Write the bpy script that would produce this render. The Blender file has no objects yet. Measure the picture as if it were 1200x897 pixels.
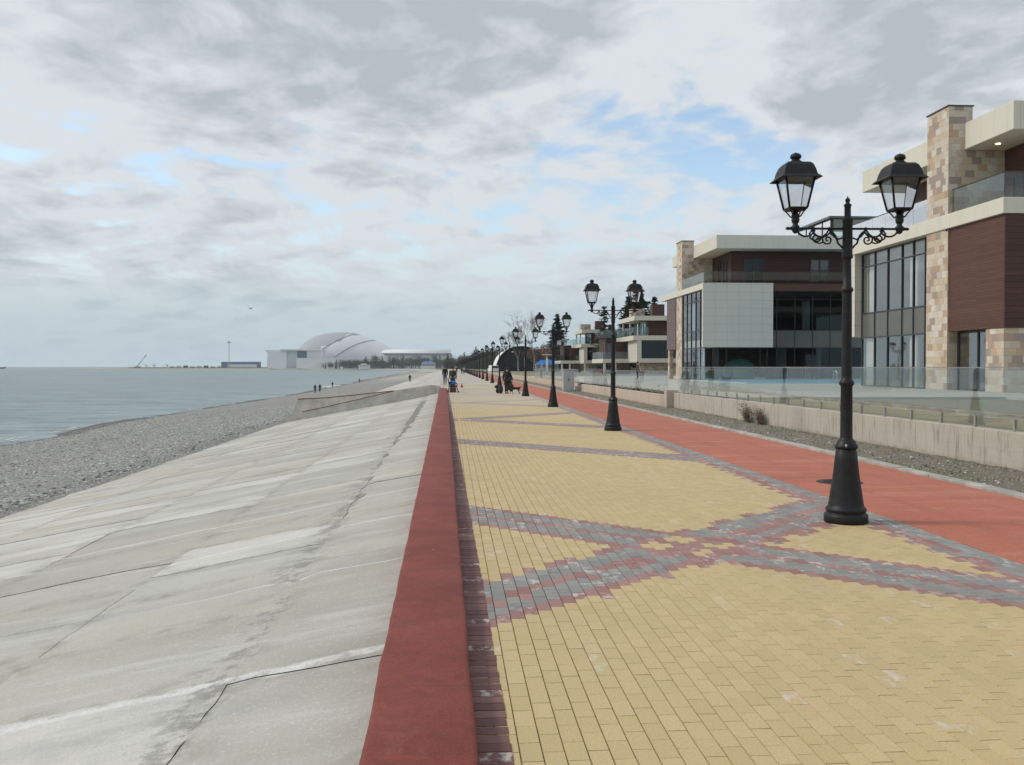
import bpy, bmesh, math, random
import numpy as np
from mathutils import Vector, Matrix, noise as mnoise
R = math.radians
rnd = random.Random(7)
sc = bpy.context.scene
COL = sc.collection

# ------------------------------------------------------------------ node helpers
def lin(r, g, b):
    f = lambda c: (c/255/12.92) if c/255 <= .04045 else ((c/255+.055)/1.055)**2.4
    return (f(r), f(g), f(b), 1)

class NT:
    def __init__(s, nt): s.nt = nt; s.n = nt.nodes; s.l = nt.links
    def sock(s, node, v, i):
        if v is None: return
        if isinstance(v, bpy.types.NodeSocket): s.l.new(v, node.inputs[i])
        else:
            inp = node.inputs[i]
            if inp.type == 'RGBA' and isinstance(v, (int, float)): v = (v, v, v, 1)
            if inp.type == 'VECTOR' and isinstance(v, (int, float)): v = (v, v, v)
            inp.default_value = v
    def m(s, op, a, b=None, c=None, clamp=False):
        n = s.n.new('ShaderNodeMath'); n.operation = op; n.use_clamp = clamp
        s.sock(n, a, 0); s.sock(n, b, 1); s.sock(n, c, 2); return n.outputs[0]
    def vm(s, op, a, b=None, out=0, scale=None):
        n = s.n.new('ShaderNodeVectorMath'); n.operation = op
        s.sock(n, a, 0); s.sock(n, b, 1)
        if scale is not None: s.sock(n, scale, 3)
        return n.outputs[out]
    def noise(s, vec, scale, detail=4, rough=.55, dist=0, out=0):
        n = s.n.new('ShaderNodeTexNoise'); s.sock(n, vec, 0) if vec is not None else None
        n.inputs['Scale'].default_value = scale; n.inputs['Detail'].default_value = detail
        n.inputs['Roughness'].default_value = rough; n.inputs['Distortion'].default_value = dist
        return n.outputs[out]
    def vor(s, vec, scale, feature='F1', out='Distance', rand=1):
        n = s.n.new('ShaderNodeTexVoronoi'); n.feature = feature
        s.l.new(vec, n.inputs['Vector']); n.inputs['Scale'].default_value = scale
        n.inputs['Randomness'].default_value = rand
        return n.outputs[out]
    def mix(s, f, a, b, mode='MIX'):
        n = s.n.new('ShaderNodeMix'); n.data_type = 'RGBA'; n.blend_type = mode
        s.sock(n, f, 0); s.sock(n, a, 6); s.sock(n, b, 7); return n.outputs[2]
    def ramp(s, v, lo, hi, a=0., b=1.):
        n = s.n.new('ShaderNodeMapRange'); n.interpolation_type = 'SMOOTHSTEP'
        s.sock(n, v, 0); s.sock(n, lo, 1); s.sock(n, hi, 2); s.sock(n, a, 3); s.sock(n, b, 4); return n.outputs[0]
    def coord(s, kind='Object'):
        n = s.n.new('ShaderNodeTexCoord'); return n.outputs[kind]
    def geo(s): return s.n.new('ShaderNodeNewGeometry').outputs['Position']
    def scale(s, vec, v, loc=(0, 0, 0), rot=(0, 0, 0)):
        n = s.n.new('ShaderNodeMapping'); s.sock(n, vec, 0)
        n.inputs['Scale'].default_value = v; n.inputs['Location'].default_value = loc; n.inputs['Rotation'].default_value = rot
        return n.outputs[0]
    def sep(s, v):
        n = s.n.new('ShaderNodeSeparateXYZ'); s.sock(n, v, 0); return n.outputs
    def comb(s, x, y, z):
        n = s.n.new('ShaderNodeCombineXYZ'); s.sock(n, x, 0); s.sock(n, y, 1); s.sock(n, z, 2); return n.outputs[0]
    def attr(s, name):
        n = s.n.new('ShaderNodeAttribute'); n.attribute_name = name; return n
    def bump(s, h, strength=.3, dist=.02):
        n = s.n.new('ShaderNodeBump'); s.sock(n, h, 2 if n.inputs[2].name == 'Height' else 'Height')
        n.inputs['Strength'].default_value = strength; n.inputs['Distance'].default_value = dist
        return n.outputs[0]

def newmat(name):
    m = bpy.data.materials.new(name); m.use_nodes = True
    nt = NT(m.node_tree); b = m.node_tree.nodes['Principled BSDF']
    return m, nt, b
def setb(b, nt, color=None, rough=None, metal=None, normal=None, spec=None):
    if color is not None: nt.sock(b, color, 'Base Color')
    if rough is not None: nt.sock(b, rough, 'Roughness')
    if metal is not None: nt.sock(b, metal, 'Metallic')
    if spec is not None: nt.sock(b, spec, 'Specular IOR Level')
    if normal is not None: nt.l.new(normal, b.inputs['Normal'])

def simple(name, col, rough=.6, var=.12, scale=3., metal=0, bump=0, bscale=60., spec=None, stretch=None):
    m, nt, b = newmat(name)
    p = nt.geo()
    if stretch: p = nt.scale(p, stretch)
    n = nt.noise(p, scale, 5)
    c = nt.mix(nt.ramp(n, .3, .7), [v*(1-var) for v in col[:3]]+[1], [min(1, v*(1+var)) for v in col[:3]]+[1])
    nor = nt.bump(nt.noise(p, bscale, 3), .4, bump) if bump else None
    setb(b, nt, c, rough, metal, nor, spec)
    return m
M = {}
def haze_free(): pass

# ------------------------------------------------------------------ mesh builder
class MB:
    def __init__(s): s.v = []; s.f = []; s.mi = []; s.cur = 0; s.sm = []
    def face(s, idx, smooth=False): s.f.append(tuple(idx)); s.mi.append(s.cur); s.sm.append(smooth)
    def box(s, x0, x1, y0, y1, z0, z1):
        if x0 > x1: x0, x1 = x1, x0
        if y0 > y1: y0, y1 = y1, y0
        b = len(s.v)
        s.v += [(x0,y0,z0),(x1,y0,z0),(x1,y1,z0),(x0,y1,z0),(x0,y0,z1),(x1,y0,z1),(x1,y1,z1),(x0,y1,z1)]
        for q in ((0,3,2,1),(4,5,6,7),(0,1,5,4),(1,2,6,5),(2,3,7,6),(3,0,4,7)): s.face([b+i for i in q])
        return s
    def quad(s, a, b, c, d):
        n = len(s.v); s.v += [a, b, c, d]; s.face((n, n+1, n+2, n+3)); return s
    def poly(s, pts):
        n = len(s.v); s.v += list(pts); s.face(range(n, n+len(pts))); return s
    def tube(s, pts, rad, n=8, cap=True):
        pts = [Vector(p) for p in pts]
        if not hasattr(rad, '__len__'): rad = [rad]*len(pts)
        base = len(s.v); up = None
        for i, p in enumerate(pts):
            d = (pts[min(i+1, len(pts)-1)]-pts[max(i-1, 0)]).normalized()
            if up is None:
                up = Vector((0, 0, 1)) if abs(d.z) < .9 else Vector((1, 0, 0))
            a = d.cross(up)
            if a.length < 1e-4: a = d.orthogonal()
            a.normalize(); b_ = a.cross(d).normalized(); up = b_
            for k in range(n):
                t = 2*math.pi*k/n
                s.v.append(tuple(p+(a*math.cos(t)+b_*math.sin(t))*rad[i]))
        for i in range(len(pts)-1):
            for k in range(n):
                s.face((base+i*n+k, base+i*n+(k+1) % n, base+(i+1)*n+(k+1) % n, base+(i+1)*n+k), True)
        if cap:
            s.face([base+k for k in range(n)][::-1]); e = base+(len(pts)-1)*n; s.face([e+k for k in range(n)])
        return s
    def lathe(s, prof, c=(0, 0, 0), n=20, rot=0, smooth=True, sx=1, sy=1):
        base = len(s.v)
        for r, z in prof:
            for k in range(n):
                t = 2*math.pi*k/n+rot
                s.v.append((c[0]+r*math.cos(t)*sx, c[1]+r*math.sin(t)*sy, c[2]+z))
        for i in range(len(prof)-1):
            for k in range(n):
                s.face((base+i*n+k, base+i*n+(k+1) % n, base+(i+1)*n+(k+1) % n, base+(i+1)*n+k), smooth)
        s.face([base+k for k in range(n)][::-1]); e = base+(len(prof)-1)*n; s.face([e+k for k in range(n)])
        return s
    def blob(s, c, r, seed=0, n=8, amp=.15):
        q = random.Random(seed)
        base = len(s.v); rows = n//2+1
        for i in range(rows+1):
            ph = math.pi*i/rows
            for k in range(n):
                t = 2*math.pi*k/n
                a = 1+q.uniform(-amp, amp)
                s.v.append((c[0]+r[0]*a*math.sin(ph)*math.cos(t), c[1]+r[1]*a*math.sin(ph)*math.sin(t), c[2]+r[2]*math.cos(ph)*(1+q.uniform(-amp, amp)*.3)))
        for i in range(rows):
            for k in range(n):
                s.face((base+i*n+k, base+i*n+(k+1) % n, base+(i+1)*n+(k+1) % n, base+(i+1)*n+k)[::-1], True)
        return s
    def build(s, name, mats, parent=None, org=(0, 0, 0), bevel=0):
        me = bpy.data.meshes.new(name)
        o3 = Vector(org)
        me.from_pydata([tuple(Vector(v)-o3) for v in s.v], [], s.f)
        if not isinstance(mats, (list, tuple)): mats = [mats]
        for m in mats: me.materials.append(m)
        me.polygons.foreach_set('material_index', s.mi)
        me.polygons.foreach_set('use_smooth', s.sm)
        me.update()
        o = bpy.data.objects.new(name, me); COL.objects.link(o)
        if parent is not None: o.parent = parent
        else: o.location = o3
        if bevel:
            b = o.modifiers.new('bevel', 'BEVEL'); b.width = bevel; b.segments = 2; b.limit_method = 'ANGLE'
        return o

def tag(o, label=None, cat=None, group=None, kind=None):
    if label: o['label'] = label
    if cat: o['category'] = cat
    if group: o['group'] = group
    if kind: o['kind'] = kind
    return o
def empty(name, loc, label=None, cat=None, group=None, rz=0):
    o = bpy.data.objects.new(name, None); COL.objects.link(o); o.location = loc; o.rotation_euler.z = rz
    o.empty_display_size = .2
    return tag(o, label, cat, group)
def copy_tree(o, parent=None):
    c = o.copy(); COL.objects.link(c); c.parent = parent
    for ch in list(o.children): copy_tree(ch, c)
    return c
def structure(mb, name, m):
    o = mb.build(name, m); o['kind'] = 'structure'; return o

# ------------------------------------------------------------------ camera
cam = bpy.data.cameras.new('camera'); co = bpy.data.objects.new('camera', cam); COL.objects.link(co)
cam.sensor_fit = 'HORIZONTAL'; cam.sensor_width = 36; cam.lens = 33; cam.clip_end = 60000; cam.clip_start = .05
co.location = (0, 0, 1.7)
YAW = math.atan(71/1100); PITCH = math.atan(18.3/1100)
co.rotation_euler = (math.pi/2-PITCH, 0, -YAW)
sc.camera = co

# ------------------------------------------------------------------ sky, sun
SUN_EL, SUN_AZ = 40, -84    # azimuth from +Y, negative to the left (sea side, a little behind the camera)
w = bpy.data.worlds.new('World'); sc.world = w; w.use_nodes = True
nt = NT(w.node_tree)
for n in list(nt.n): nt.n.remove(n)
out = nt.n.new('ShaderNodeOutputWorld')
sky = nt.n.new('ShaderNodeTexSky'); sky.sky_type = 'NISHITA'; sky.sun_disc = False
sky.sun_elevation = R(SUN_EL); sky.sun_rotation = R(SUN_AZ); sky.altitude = 5; sky.air_density = 1.1; sky.dust_density = 1.2
bg1 = nt.n.new('ShaderNodeBackground'); nt.l.new(sky.outputs[0], bg1.inputs[0]); bg1.inputs[1].default_value = .145
D = nt.coord('Generated'); x, y, z = nt.sep(D)
zc = nt.m('MAXIMUM', z, 0.0)
den = nt.m('ADD', zc, .20)
P = nt.comb(nt.m('DIVIDE', x, den), nt.m('DIVIDE', y, den), 0)
Pd = nt.vm('ADD', P, nt.vm('SCALE', nt.vm('SUBTRACT', nt.noise(P, 1.2, 3, out=1), (.5, .5, .5)), None, 0, .35))
Ps = nt.scale(Pd, (1.0, .85, 1), (3.1, .7, 0), (0, 0, R(-24)))
n1 = nt.noise(Ps, 6.6, 9, .56)            # puffs
n0 = nt.noise(nt.scale(Ps, (1, 1, 1), (5.2, 9.1, 0)), 1.1, 4, .5)     # large masses
Ps2 = nt.vm('ADD', Ps, (-.035, .045, 0))
n1b = nt.noise(Ps2, 6.6, 9, .56)
def spot(d, rad, amp):
    v = Vector(d).normalized()
    dist = nt.vm('DISTANCE', D, tuple(v), out=1)
    return nt.m('MULTIPLY', nt.ramp(dist, rad, 0.0), amp)
def ellip(d, rx, rz, amp):     # wide flat patch of sky, measured in azimuth and height
    v = Vector(d).normalized()
    dx = nt.m('DIVIDE', nt.m('SUBTRACT', x, v.x), rx); dz = nt.m('DIVIDE', nt.m('SUBTRACT', z, v.z), rz)
    r = nt.m('SQRT', nt.m('ADD', nt.m('MULTIPLY', dx, dx), nt.m('MULTIPLY', dz, dz)))
    return nt.m('MULTIPLY', nt.ramp(r, 1.0, 0.0), amp)
def addup(*a):
    r = a[0]
    for q in a[1:]: r = nt.m('ADD', r, q)
    return r
cover = addup(nt.m('MULTIPLY', nt.m('SUBTRACT', n1, .5), 1.5), nt.m('MULTIPLY', nt.m('SUBTRACT', n0, .5), .6), .50)
gap = addup(ellip((.149, .958, .250), .15, .055, .26), ellip((.285, .935, .208), .14, .06, .38),
            ellip((-.274, .941, .20), .12, .045, .17), ellip((-.32, .937, .154), .11, .035, .13), ellip((.17, .94, .17), .10, .035, .14),
            ellip((-.188, .928, .36), .8, .15, -.40), ellip((.45, .80, .32), .22, .16, -.30), ellip((.386, .884, .263), .10, .07, -.45))
cov = nt.m('SUBTRACT', cover, gap)
mask = nt.ramp(cov, .12, .50)
# brightness: thin edges bright, thick bodies grey, lit from the sea side
thick = nt.ramp(cov, .46, .80)
edge = nt.m('MULTIPLY', nt.m('SUBTRACT', n1, n1b), 3.4)
big = addup(ellip((-.188, .90, .36), .60, .12, .26), ellip((.39, .884, .25), .12, .075, .34), ellip((.62, .7, .22), .28, .12, .15),
            ellip((-.40, .899, .225), .16, .05, -.55), ellip((.24, .929, .30), .22, .05, -.40), ellip((-.05, .93, .16), .35, .05, -.12))
lo = nt.m('MULTIPLY', nt.m('SUBTRACT', n0, .5), 1.2)
dark = addup(nt.m('MULTIPLY', thick, .70), nt.m('MULTIPLY', nt.m('SUBTRACT', n1, .5), 1.3), nt.m('MULTIPLY', edge, -1.0), big, lo)
dark = nt.m('ADD', dark, 0.0, None, True)
cc = nt.mix(dark, (.665, .70, .73, 1), (.435, .475, .52, 1))
# paler, bluer air close to the horizon
hz = nt.ramp(z, .16, .0)
cc = nt.mix(nt.m('MULTIPLY', hz, .80), cc, (.46, .575, .635, 1))
mask2 = nt.m('MAXIMUM', mask, nt.ramp(z, .17, .05, 0, 1))
lum = nt.n.new('ShaderNodeBackground'); nt.l.new(cc, lum.inputs[0]); lum.inputs[1].default_value = .83
mx = nt.n.new('ShaderNodeMixShader'); nt.l.new(mask2, mx.inputs[0]); nt.l.new(bg1.outputs[0], mx.inputs[1]); nt.l.new(lum.outputs[0], mx.inputs[2])
nt.l.new(mx.outputs[0], out.inputs[0])

sl = bpy.data.lights.new('sun', 'SUN'); sl.energy = 1.5; sl.angle = R(11); sl.color = (1, .93, .82)
so = bpy.data.objects.new('sun', sl); COL.objects.link(so)
sd = Vector((math.sin(R(SUN_AZ))*math.cos(R(SUN_EL)), math.cos(R(SUN_AZ))*math.cos(R(SUN_EL)), math.sin(R(SUN_EL))))
so.rotation_euler = sd.to_track_quat('Z', 'Y').to_euler(); so.location = (-30, -20, 60)
vs = sc.view_settings; vs.view_transform = 'Standard'; vs.look = 'None'; vs.gamma = 1; vs.exposure = 0.40; vs.use_curve_mapping = False
sc.cycles.max_bounces = 8; sc.cycles.transparent_max_bounces = 24
sc.cycles.caustics_reflective = False; sc.cycles.caustics_refractive = False

# ------------------------------------------------------------------ materials
def paver_mat(name, c1, c2, efflo, dirt):
    m, nt, b = newmat(name); p = nt.geo()
    a = nt.attr('rnd'); r = a.outputs['Fac']
    col = nt.mix(r, c1, c2)
    big = nt.noise(p, .45, 5); fine = nt.noise(p, 75, 3, .8)
    col = nt.mix(nt.ramp(big, .38, .68, 0, .35), col, dirt)
    col = nt.mix(nt.m('MULTIPLY', nt.ramp(fine, .40, .62), .30), col, [v*.55 for v in c1[:3]]+[1])
    # pale lime bloom: blotches on single bricks
    wn = nt.n.new('ShaderNodeTexWhiteNoise'); wn.noise_dimensions = '1D'; nt.l.new(nt.m('MULTIPLY', r, 917.3), wn.inputs['W'])
    bl = nt.noise(nt.scale(p, (1, .6, 1)), 15, 3, .6)
    pick = nt.ramp(wn.outputs[0], 1-efflo, 1-efflo*.6)
    f = nt.m('MULTIPLY', nt.m('MULTIPLY', pick, nt.ramp(bl, .46, .66)), nt.ramp(nt.noise(p, .8, 2), .35, .6, .35, 1))
    col = nt.mix(nt.m('MULTIPLY', f, .75), col, (.60, .56, .53, 1))
    Yp_ = nt.sep(p)[1]; far_pale = nt.m('MULTIPLY', nt.ramp(nt.m('ADD', Yp_, nt.m('MULTIPLY', nt.noise(p, .25, 4), 14)), 36, 62), .62)
    col = nt.mix(far_pale, col, (.47, .44, .375, 1))  # paver colour turns paler farther along the promenade
    setb(b, nt, col, nt.ramp(big, .3, .7, .62, .8), 0, nt.bump(nt.noise(p, 240, 3), .35, .0015), .35)
    return m
M['pav_y'] = paver_mat('yellow_paver', (.51, .395, .200, 1), (.57, .445, .238, 1), .05, (.46, .37, .22, 1))
M['pav_g'] = paver_mat('grey_paver', (.225, .225, .215, 1), (.30, .30, .285, 1), .32, (.24, .22, .20, 1))
M['pav_r'] = paver_mat('red_paver', (.29, .145, .13, 1), (.38, .225, .205, 1), .45, (.26, .17, .15, 1))
M['pav_s'] = paver_mat('edge_paver', (.13, .055, .05, 1), (.22, .115, .105, 1), .22, (.16, .09, .08, 1))
M['joint'] = simple('joint_sand', (.20, .165, .10, 1), .95, .3, 8)
def far_pav():
    m, nt, b = newmat('far_paving'); p = nt.geo(); X, Y, Z = nt.sep(p)
    col = nt.mix(nt.noise(p, .3, 4), (.45, .42, .35, 1), (.50, .47, .39, 1))
    zz = nt.m('PINGPONG', nt.m('ADD', Y, nt.m('MULTIPLY', X, 0.0)), 7.0)
    d = nt.m('ABSOLUTE', nt.m('SUBTRACT', nt.m('MULTIPLY', zz, .64), X))
    col = nt.mix(nt.ramp(d, .75, .65), col, (.29, .25, .24, 1))
    setb(b, nt, col, .8); return m
M['pav_far'] = far_pav()

def red_track():
    m, nt, b = newmat('red_rubber_track'); p = nt.geo(); X_ = nt.sep(p)[0]
    col = nt.mix(nt.noise(nt.scale(p, (1, .35, 1)), .7, 6, .6), (.40, .125, .072, 1), (.49, .175, .112, 1))
    grain = nt.vor(p, 55, out='Color'); g = nt.sep(grain)[0]
    col = nt.mix(nt.m('MULTIPLY', g, .45), col, (.28, .075, .05, 1))
    # pale worn lines and dusty patches across the track
    wv = nt.noise(nt.scale(p, (.35, 1.6, 1)), 1.0, 6, .65)
    col = nt.mix(nt.ramp(wv, .50, .72, 0, .42), col, (.52, .30, .24, 1))
    ty = nt.m('ABSOLUTE', nt.m('SUBTRACT', nt.m('ABSOLUTE', nt.m('SUBTRACT', nt.m('ADD', X_, nt.m('MULTIPLY', nt.noise(p, .12, 2), .5)), 6.35)), .45))
    col = nt.mix(nt.m('MULTIPLY', nt.ramp(ty, .16, .02), nt.ramp(nt.noise(nt.scale(p, (4, .4, 1)), 2, 4, .7), .35, .65, 0, .30)), col, (.24, .085, .06, 1))
    dust = nt.noise(p, 3.5, 7, .72); col = nt.mix(nt.ramp(dust, .54, .72, 0, .30), col, (.46, .33, .26, 1))
    st = nt.noise(nt.scale(p, (.5, .9, 1), (7, 3, 0)), .8, 5, .7)
    col = nt.mix(nt.ramp(st, .50, .72, 0, .38), col, (.22, .07, .05, 1))
    setb(b, nt, col, .78, 0, nt.bump(nt.noise(p, 170, 2), .6, .003), .35); return m
M['track'] = red_track()
def curb_mat():
    m, nt, b = newmat('red_painted_concrete'); p = nt.geo()
    col = nt.mix(nt.ramp(nt.noise(p, 2.2, 6, .65), .35, .65), (.165, .030, .021, 1), (.225, .046, .032, 1))
    pat = nt.noise(nt.scale(p, (.9, 2.6, 1)), 1.6, 3, .4)
    col = nt.mix(nt.ramp(pat, .69, .72, 0, .5), col, (.29, .038, .028, 1))         # fresh paint touch-ups
    col = nt.mix(nt.ramp(nt.noise(p, 9, 6, .75), .50, .68, 0, .45), col, (.115, .026, .02, 1))
    dst = nt.noise(nt.scale(p, (1.4, .7, 1)), 2.4, 6, .7); col = nt.mix(nt.ramp(dst, .54, .74, 0, .35), col, (.30, .115, .085, 1))
    gr_ = nt.noise(p, 85, 3, .85); col = nt.mix(nt.ramp(gr_, .52, .64, 0, .45), col, (.085, .02, .016, 1)); col = nt.mix(nt.ramp(gr_, .46, .36, 0, .40), col, (.30, .085, .06, 1))
    wear = nt.noise(p, 38, 4, .75)
    col = nt.mix(nt.ramp(wear, .66, .74, 0, .45), col, (.33, .19, .16, 1))
    chips = nt.vor(p, 3.3, 'F1'); col = nt.mix(nt.ramp(nt.m('ADD', chips, nt.m('MULTIPLY', nt.noise(p, 60, 2), .03)), .050, .036), col, (.58, .46, .42, 1))
    seam = nt.m('ABSOLUTE', nt.m('SUBTRACT', nt.m('FRACT', nt.m('DIVIDE', nt.m('ADD', nt.sep(p)[1], nt.m('MULTIPLY', nt.noise(p, 5, 2), .03)), 3.1)), .5))
    col = nt.mix(nt.ramp(seam, .0035, .001, 0, .6), col, (.09, .03, .025, 1))
    h = addh(nt, nt.noise(p, 60, 5, .8), nt.m('MULTIPLY', nt.noise(p, 6, 3), 1.5))
    setb(b, nt, col, .72, 0, nt.bump(h, .7, .006), .4); return m
def addh(nt, a, b_): return nt.m('ADD', a, b_)
M['curb'] = curb_mat()

def slope_mat():
    m, nt, b = newmat('weathered_concrete_slope'); p = nt.geo(); X, Y, Z = nt.sep(p)
    r = nt.attr('rnd').outputs['Fac']
    cr_ = nt.n.new('ShaderNodeValToRGB'); nt.l.new(r, cr_.inputs[0]); e = cr_.color_ramp; e.interpolation = 'LINEAR'
    e.elements[0].position = 0; e.elements[0].color = (.42, .412, .375, 1); e.elements[1].position = 1; e.elements[1].color = (.61, .60, .565, 1)
    for q_, c_ in ((.35, (.475, .468, .43, 1)), (.55, (.52, .492, .425, 1)), (.7, (.47, .473, .45, 1)), (.85, (.575, .565, .53, 1))):
        k_ = e.elements.new(q_); k_.color = c_
    col = cr_.outputs[0]
    big = nt.noise(nt.scale(p, (.45, 1.0, 1), (2, 1, 0), (0, 0, R(7))), .75, 7, .62)
    col = nt.mix(nt.ramp(big, .40, .68, 0, .75), col, (.345, .338, .305, 1))
    warm = nt.noise(nt.scale(p, (.5, .8, 1), (9, 4, 0)), .5, 4, .5)
    col = nt.mix(nt.ramp(warm, .50, .72, 0, .5), col, (.49, .445, .36, 1))
    run = nt.noise(nt.scale(p, (.30, 1.7, 1), (0, 0, 0), (0, 0, R(5))), 1.0, 8, .66)
    col = nt.mix(nt.ramp(run, .53, .66, 0, .50), col, (.60, .60, .575, 1))
    cool = nt.noise(nt.scale(p, (.3, 1.3, 1), (4, 8, 0), (0, 0, R(4))), 1.0, 7, .68)
    col = nt.mix(nt.ramp(cool, .54, .70, 0, .5), col, (.37, .38, .375, 1))
    rag = nt.noise(p, 9, 6, .75); blot = nt.noise(p, 3.2, 6, .72)
    # lime leaks that ran across the berm and down the slope
    wig = nt.m('MULTIPLY', nt.m('SUBTRACT', nt.noise(p, .9, 4, .6), .5), .55)
    for y0, w_, x1, amt in ((6.55, .085, -3.4, .9), (9.7, .03, -2.4, .7), (12.5, .05, -4.4, .75), (15.4, .06, -5.6, .8), (18.1, .05, -3.6, .7), (22.3, .07, -5.2, .75), (24.6, .05, -3.2, .6), (29.5, .10, -6.5, .7), (34, .10, -5, .6), (41, .14, -6, .6)):
        d = nt.m('ABSOLUTE', nt.m('SUBTRACT', nt.m('ADD', nt.m('ADD', Y, wig), nt.m('MULTIPLY', X, -.05)), y0))
        f = nt.m('MULTIPLY', nt.ramp(d, w_, w_*.35), nt.ramp(nt.m('ADD', X, nt.m('MULTIPLY', rag, 1.5)), x1-1, x1+1.6))
        f = nt.m('MULTIPLY', f, nt.ramp(rag, .34, .52, .25, 1)); col = nt.mix(nt.m('MULTIPLY', f, amt), col, (.70, .71, .70, 1))
    # dark ragged stain along the crease at the top of the slope
    cr = nt.m('ADD', nt.m('ADD', nt.m('ADD', X, 1.52), nt.m('MULTIPLY', Y, .004)), nt.m('MULTIPLY', nt.m('SUBTRACT', nt.noise(p, 1.1, 6, .68), .5), .55))
    crk = nt.m('MULTIPLY', nt.m('MULTIPLY', nt.ramp(cr, -.55, -.02), nt.ramp(cr, .10, .0)), nt.ramp(blot, .47, .60))
    col = nt.mix(nt.m('MULTIPLY', crk, .62), col, (.20, .20, .195, 1))
    # grime that collects beside each joint, and a few long stained bands
    ed = nt.attr('edge').outputs['Fac']
    col = nt.mix(nt.m('MULTIPLY', nt.m('MULTIPLY', ed, nt.ramp(blot, .44, .62)), .6), col, (.22, .21, .185, 1))
    mould = nt.noise(nt.scale(p, (.35, 1.2, 1), (11, 3, 0), (0, 0, R(7))), 1.3, 7, .72); col = nt.mix(nt.ramp(mould, .60, .74, 0, .6), col, (.26, .255, .24, 1))
    fine = nt.noise(p, 60, 5, .82); col = nt.mix(nt.ramp(fine, .42, .62, 0, .34), col, (.30, .295, .27, 1))
    sp = nt.vor(p, 5.0, 'F1'); sz_ = nt.m('MULTIPLY', nt.noise(p, 2, 2), .06); col = nt.mix(nt.m('MULTIPLY', nt.m('LESS_THAN', sp, nt.m('SUBTRACT', sz_, .008)), .6), col, (.15, .145, .135, 1))
    grit = nt.vor(p, 60, 'F1', 'Color'); col = nt.mix(nt.ramp(nt.sep(grit)[0], .90, .97, 0, .35), col, (.62, .60, .56, 1))
    h = nt.m('SUBTRACT', nt.m('ADD', nt.m('MULTIPLY', nt.noise(p, 12, 7, .72), .8), nt.m('MULTIPLY', nt.noise(p, 70, 3, .7), .25)), nt.m('MULTIPLY', crk, .4))
    setb(b, nt, col, .85, 0, nt.bump(h, .65, .014), .3); return m
M['slope'] = slope_mat()

def beach_mat():
    m, nt, b = newmat('pebble_beach'); p = nt.geo(); X, Y, Z = nt.sep(p)
    v1 = nt.vor(p, 9.5, 'F1', 'Color'); c1 = nt.sep(v1)[0]
    v2 = nt.vor(p, 21, 'F1', 'Color'); c2 = nt.sep(v2)[1]
    d1 = nt.vor(p, 9.5, 'F1', 'Distance')
    c = nt.m('ADD', nt.m('MULTIPLY', c1, .6), nt.m('MULTIPLY', c2, .4))
    col = nt.mix(c, (.23, .235, .225, 1), (.50, .495, .465, 1))
    col = nt.mix(nt.ramp(c1, .90, .97), col, (.68, .68, .65, 1))
    tint = nt.sep(v1)[2]; col = nt.mix(nt.ramp(tint, .7, .95, 0, .4), col, (.33, .26, .20, 1))
    col = nt.mix(nt.ramp(d1, .30, .62, 0, .65), col, (.10, .105, .10, 1))
    n = nt.noise(nt.scale(p, (1, .3, 1)), .35, 5, .6); col = nt.mix(nt.ramp(n, .4, .65, 0, .25), col, (.22, .215, .20, 1))
    wet = nt.ramp(nt.m('ADD', nt.attr('shore').outputs['Fac'], nt.m('MULTIPLY', nt.m('SUBTRACT', nt.noise(p, .25, 4), .5), .12)), .17, .10)
    # bands of damp shingle below the last tide lines
    col = nt.mix(nt.m('MULTIPLY', wet, .78), col, (.060, .062, .058, 1))
    sand = nt.m('MULTIPLY', nt.ramp(Y, 230, 420), nt.ramp(nt.m('ADD', Z, nt.m('MULTIPLY', nt.noise(p, .05, 4), .8)), -3.3, -2.6)); col = nt.mix(nt.m('MULTIPLY', sand, .55), col, (.48, .46, .385, 1))
    h = nt.m('SUBTRACT', nt.noise(p, 40, 3), nt.m('MULTIPLY', d1, 1.4))
    setb(b, nt, col, nt.m('SUBTRACT', .85, nt.m('MULTIPLY', wet, .2)), 0, nt.bump(h, .8, .03), .35); return m
M['beach'] = beach_mat()
def sea_mat():
    m, nt, b = newmat('sea_water'); p = nt.geo(); X, Y, Z = nt.sep(p)
    near = nt.ramp(nt.m('ADD', X, nt.m('MULTIPLY', Y, .035)), -70, -26)
    col = nt.mix(nt.noise(nt.scale(p, (1, .25, 1)), .02, 4), (.175, .235, .258, 1), (.20, .262, .280, 1))
    col = nt.mix(nt.m('MULTIPLY', near, .55), col, (.25, .335, .335, 1))
    w1 = nt.noise(nt.scale(p, (.55, 1.0, 1), (0, 0, 0), (0, 0, R(22))), .75, 7, .66)
    w2 = nt.noise(nt.scale(p, (.6, 1.3, 1), (0, 0, 0), (0, 0, R(18))), .09, 5, .6)
    w3 = nt.noise(nt.scale(p, (.35, 1.0, 1), (0, 0, 0), (0, 0, R(12))), .018, 4, .6)
    wm_ = nt.noise(nt.scale(p, (.40, 1.0, 1), (3, 0, 0), (0, 0, R(16))), .26, 6, .68)
    h = nt.m('ADD', nt.m('MULTIPLY', w1, .35), nt.m('ADD', nt.m('MULTIPLY', w2, 1.3), nt.m('MULTIPLY', w3, 2.5)))
    crest = nt.ramp(nt.m('ADD', nt.m('ADD', nt.m('MULTIPLY', w1, .30), nt.m('MULTIPLY', wm_, .45)), nt.m('MULTIPLY', w2, .25)), .45, .555)
    col = nt.mix(nt.m('MULTIPLY', crest, .75), col, (.075, .115, .135, 1))
    setb(b, nt, col, .30, 0, nt.bump(h, 1.0, .6), .34)
    b.inputs['IOR'].default_value = 1.33
    return m
M['sea'] = sea_mat()
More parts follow.
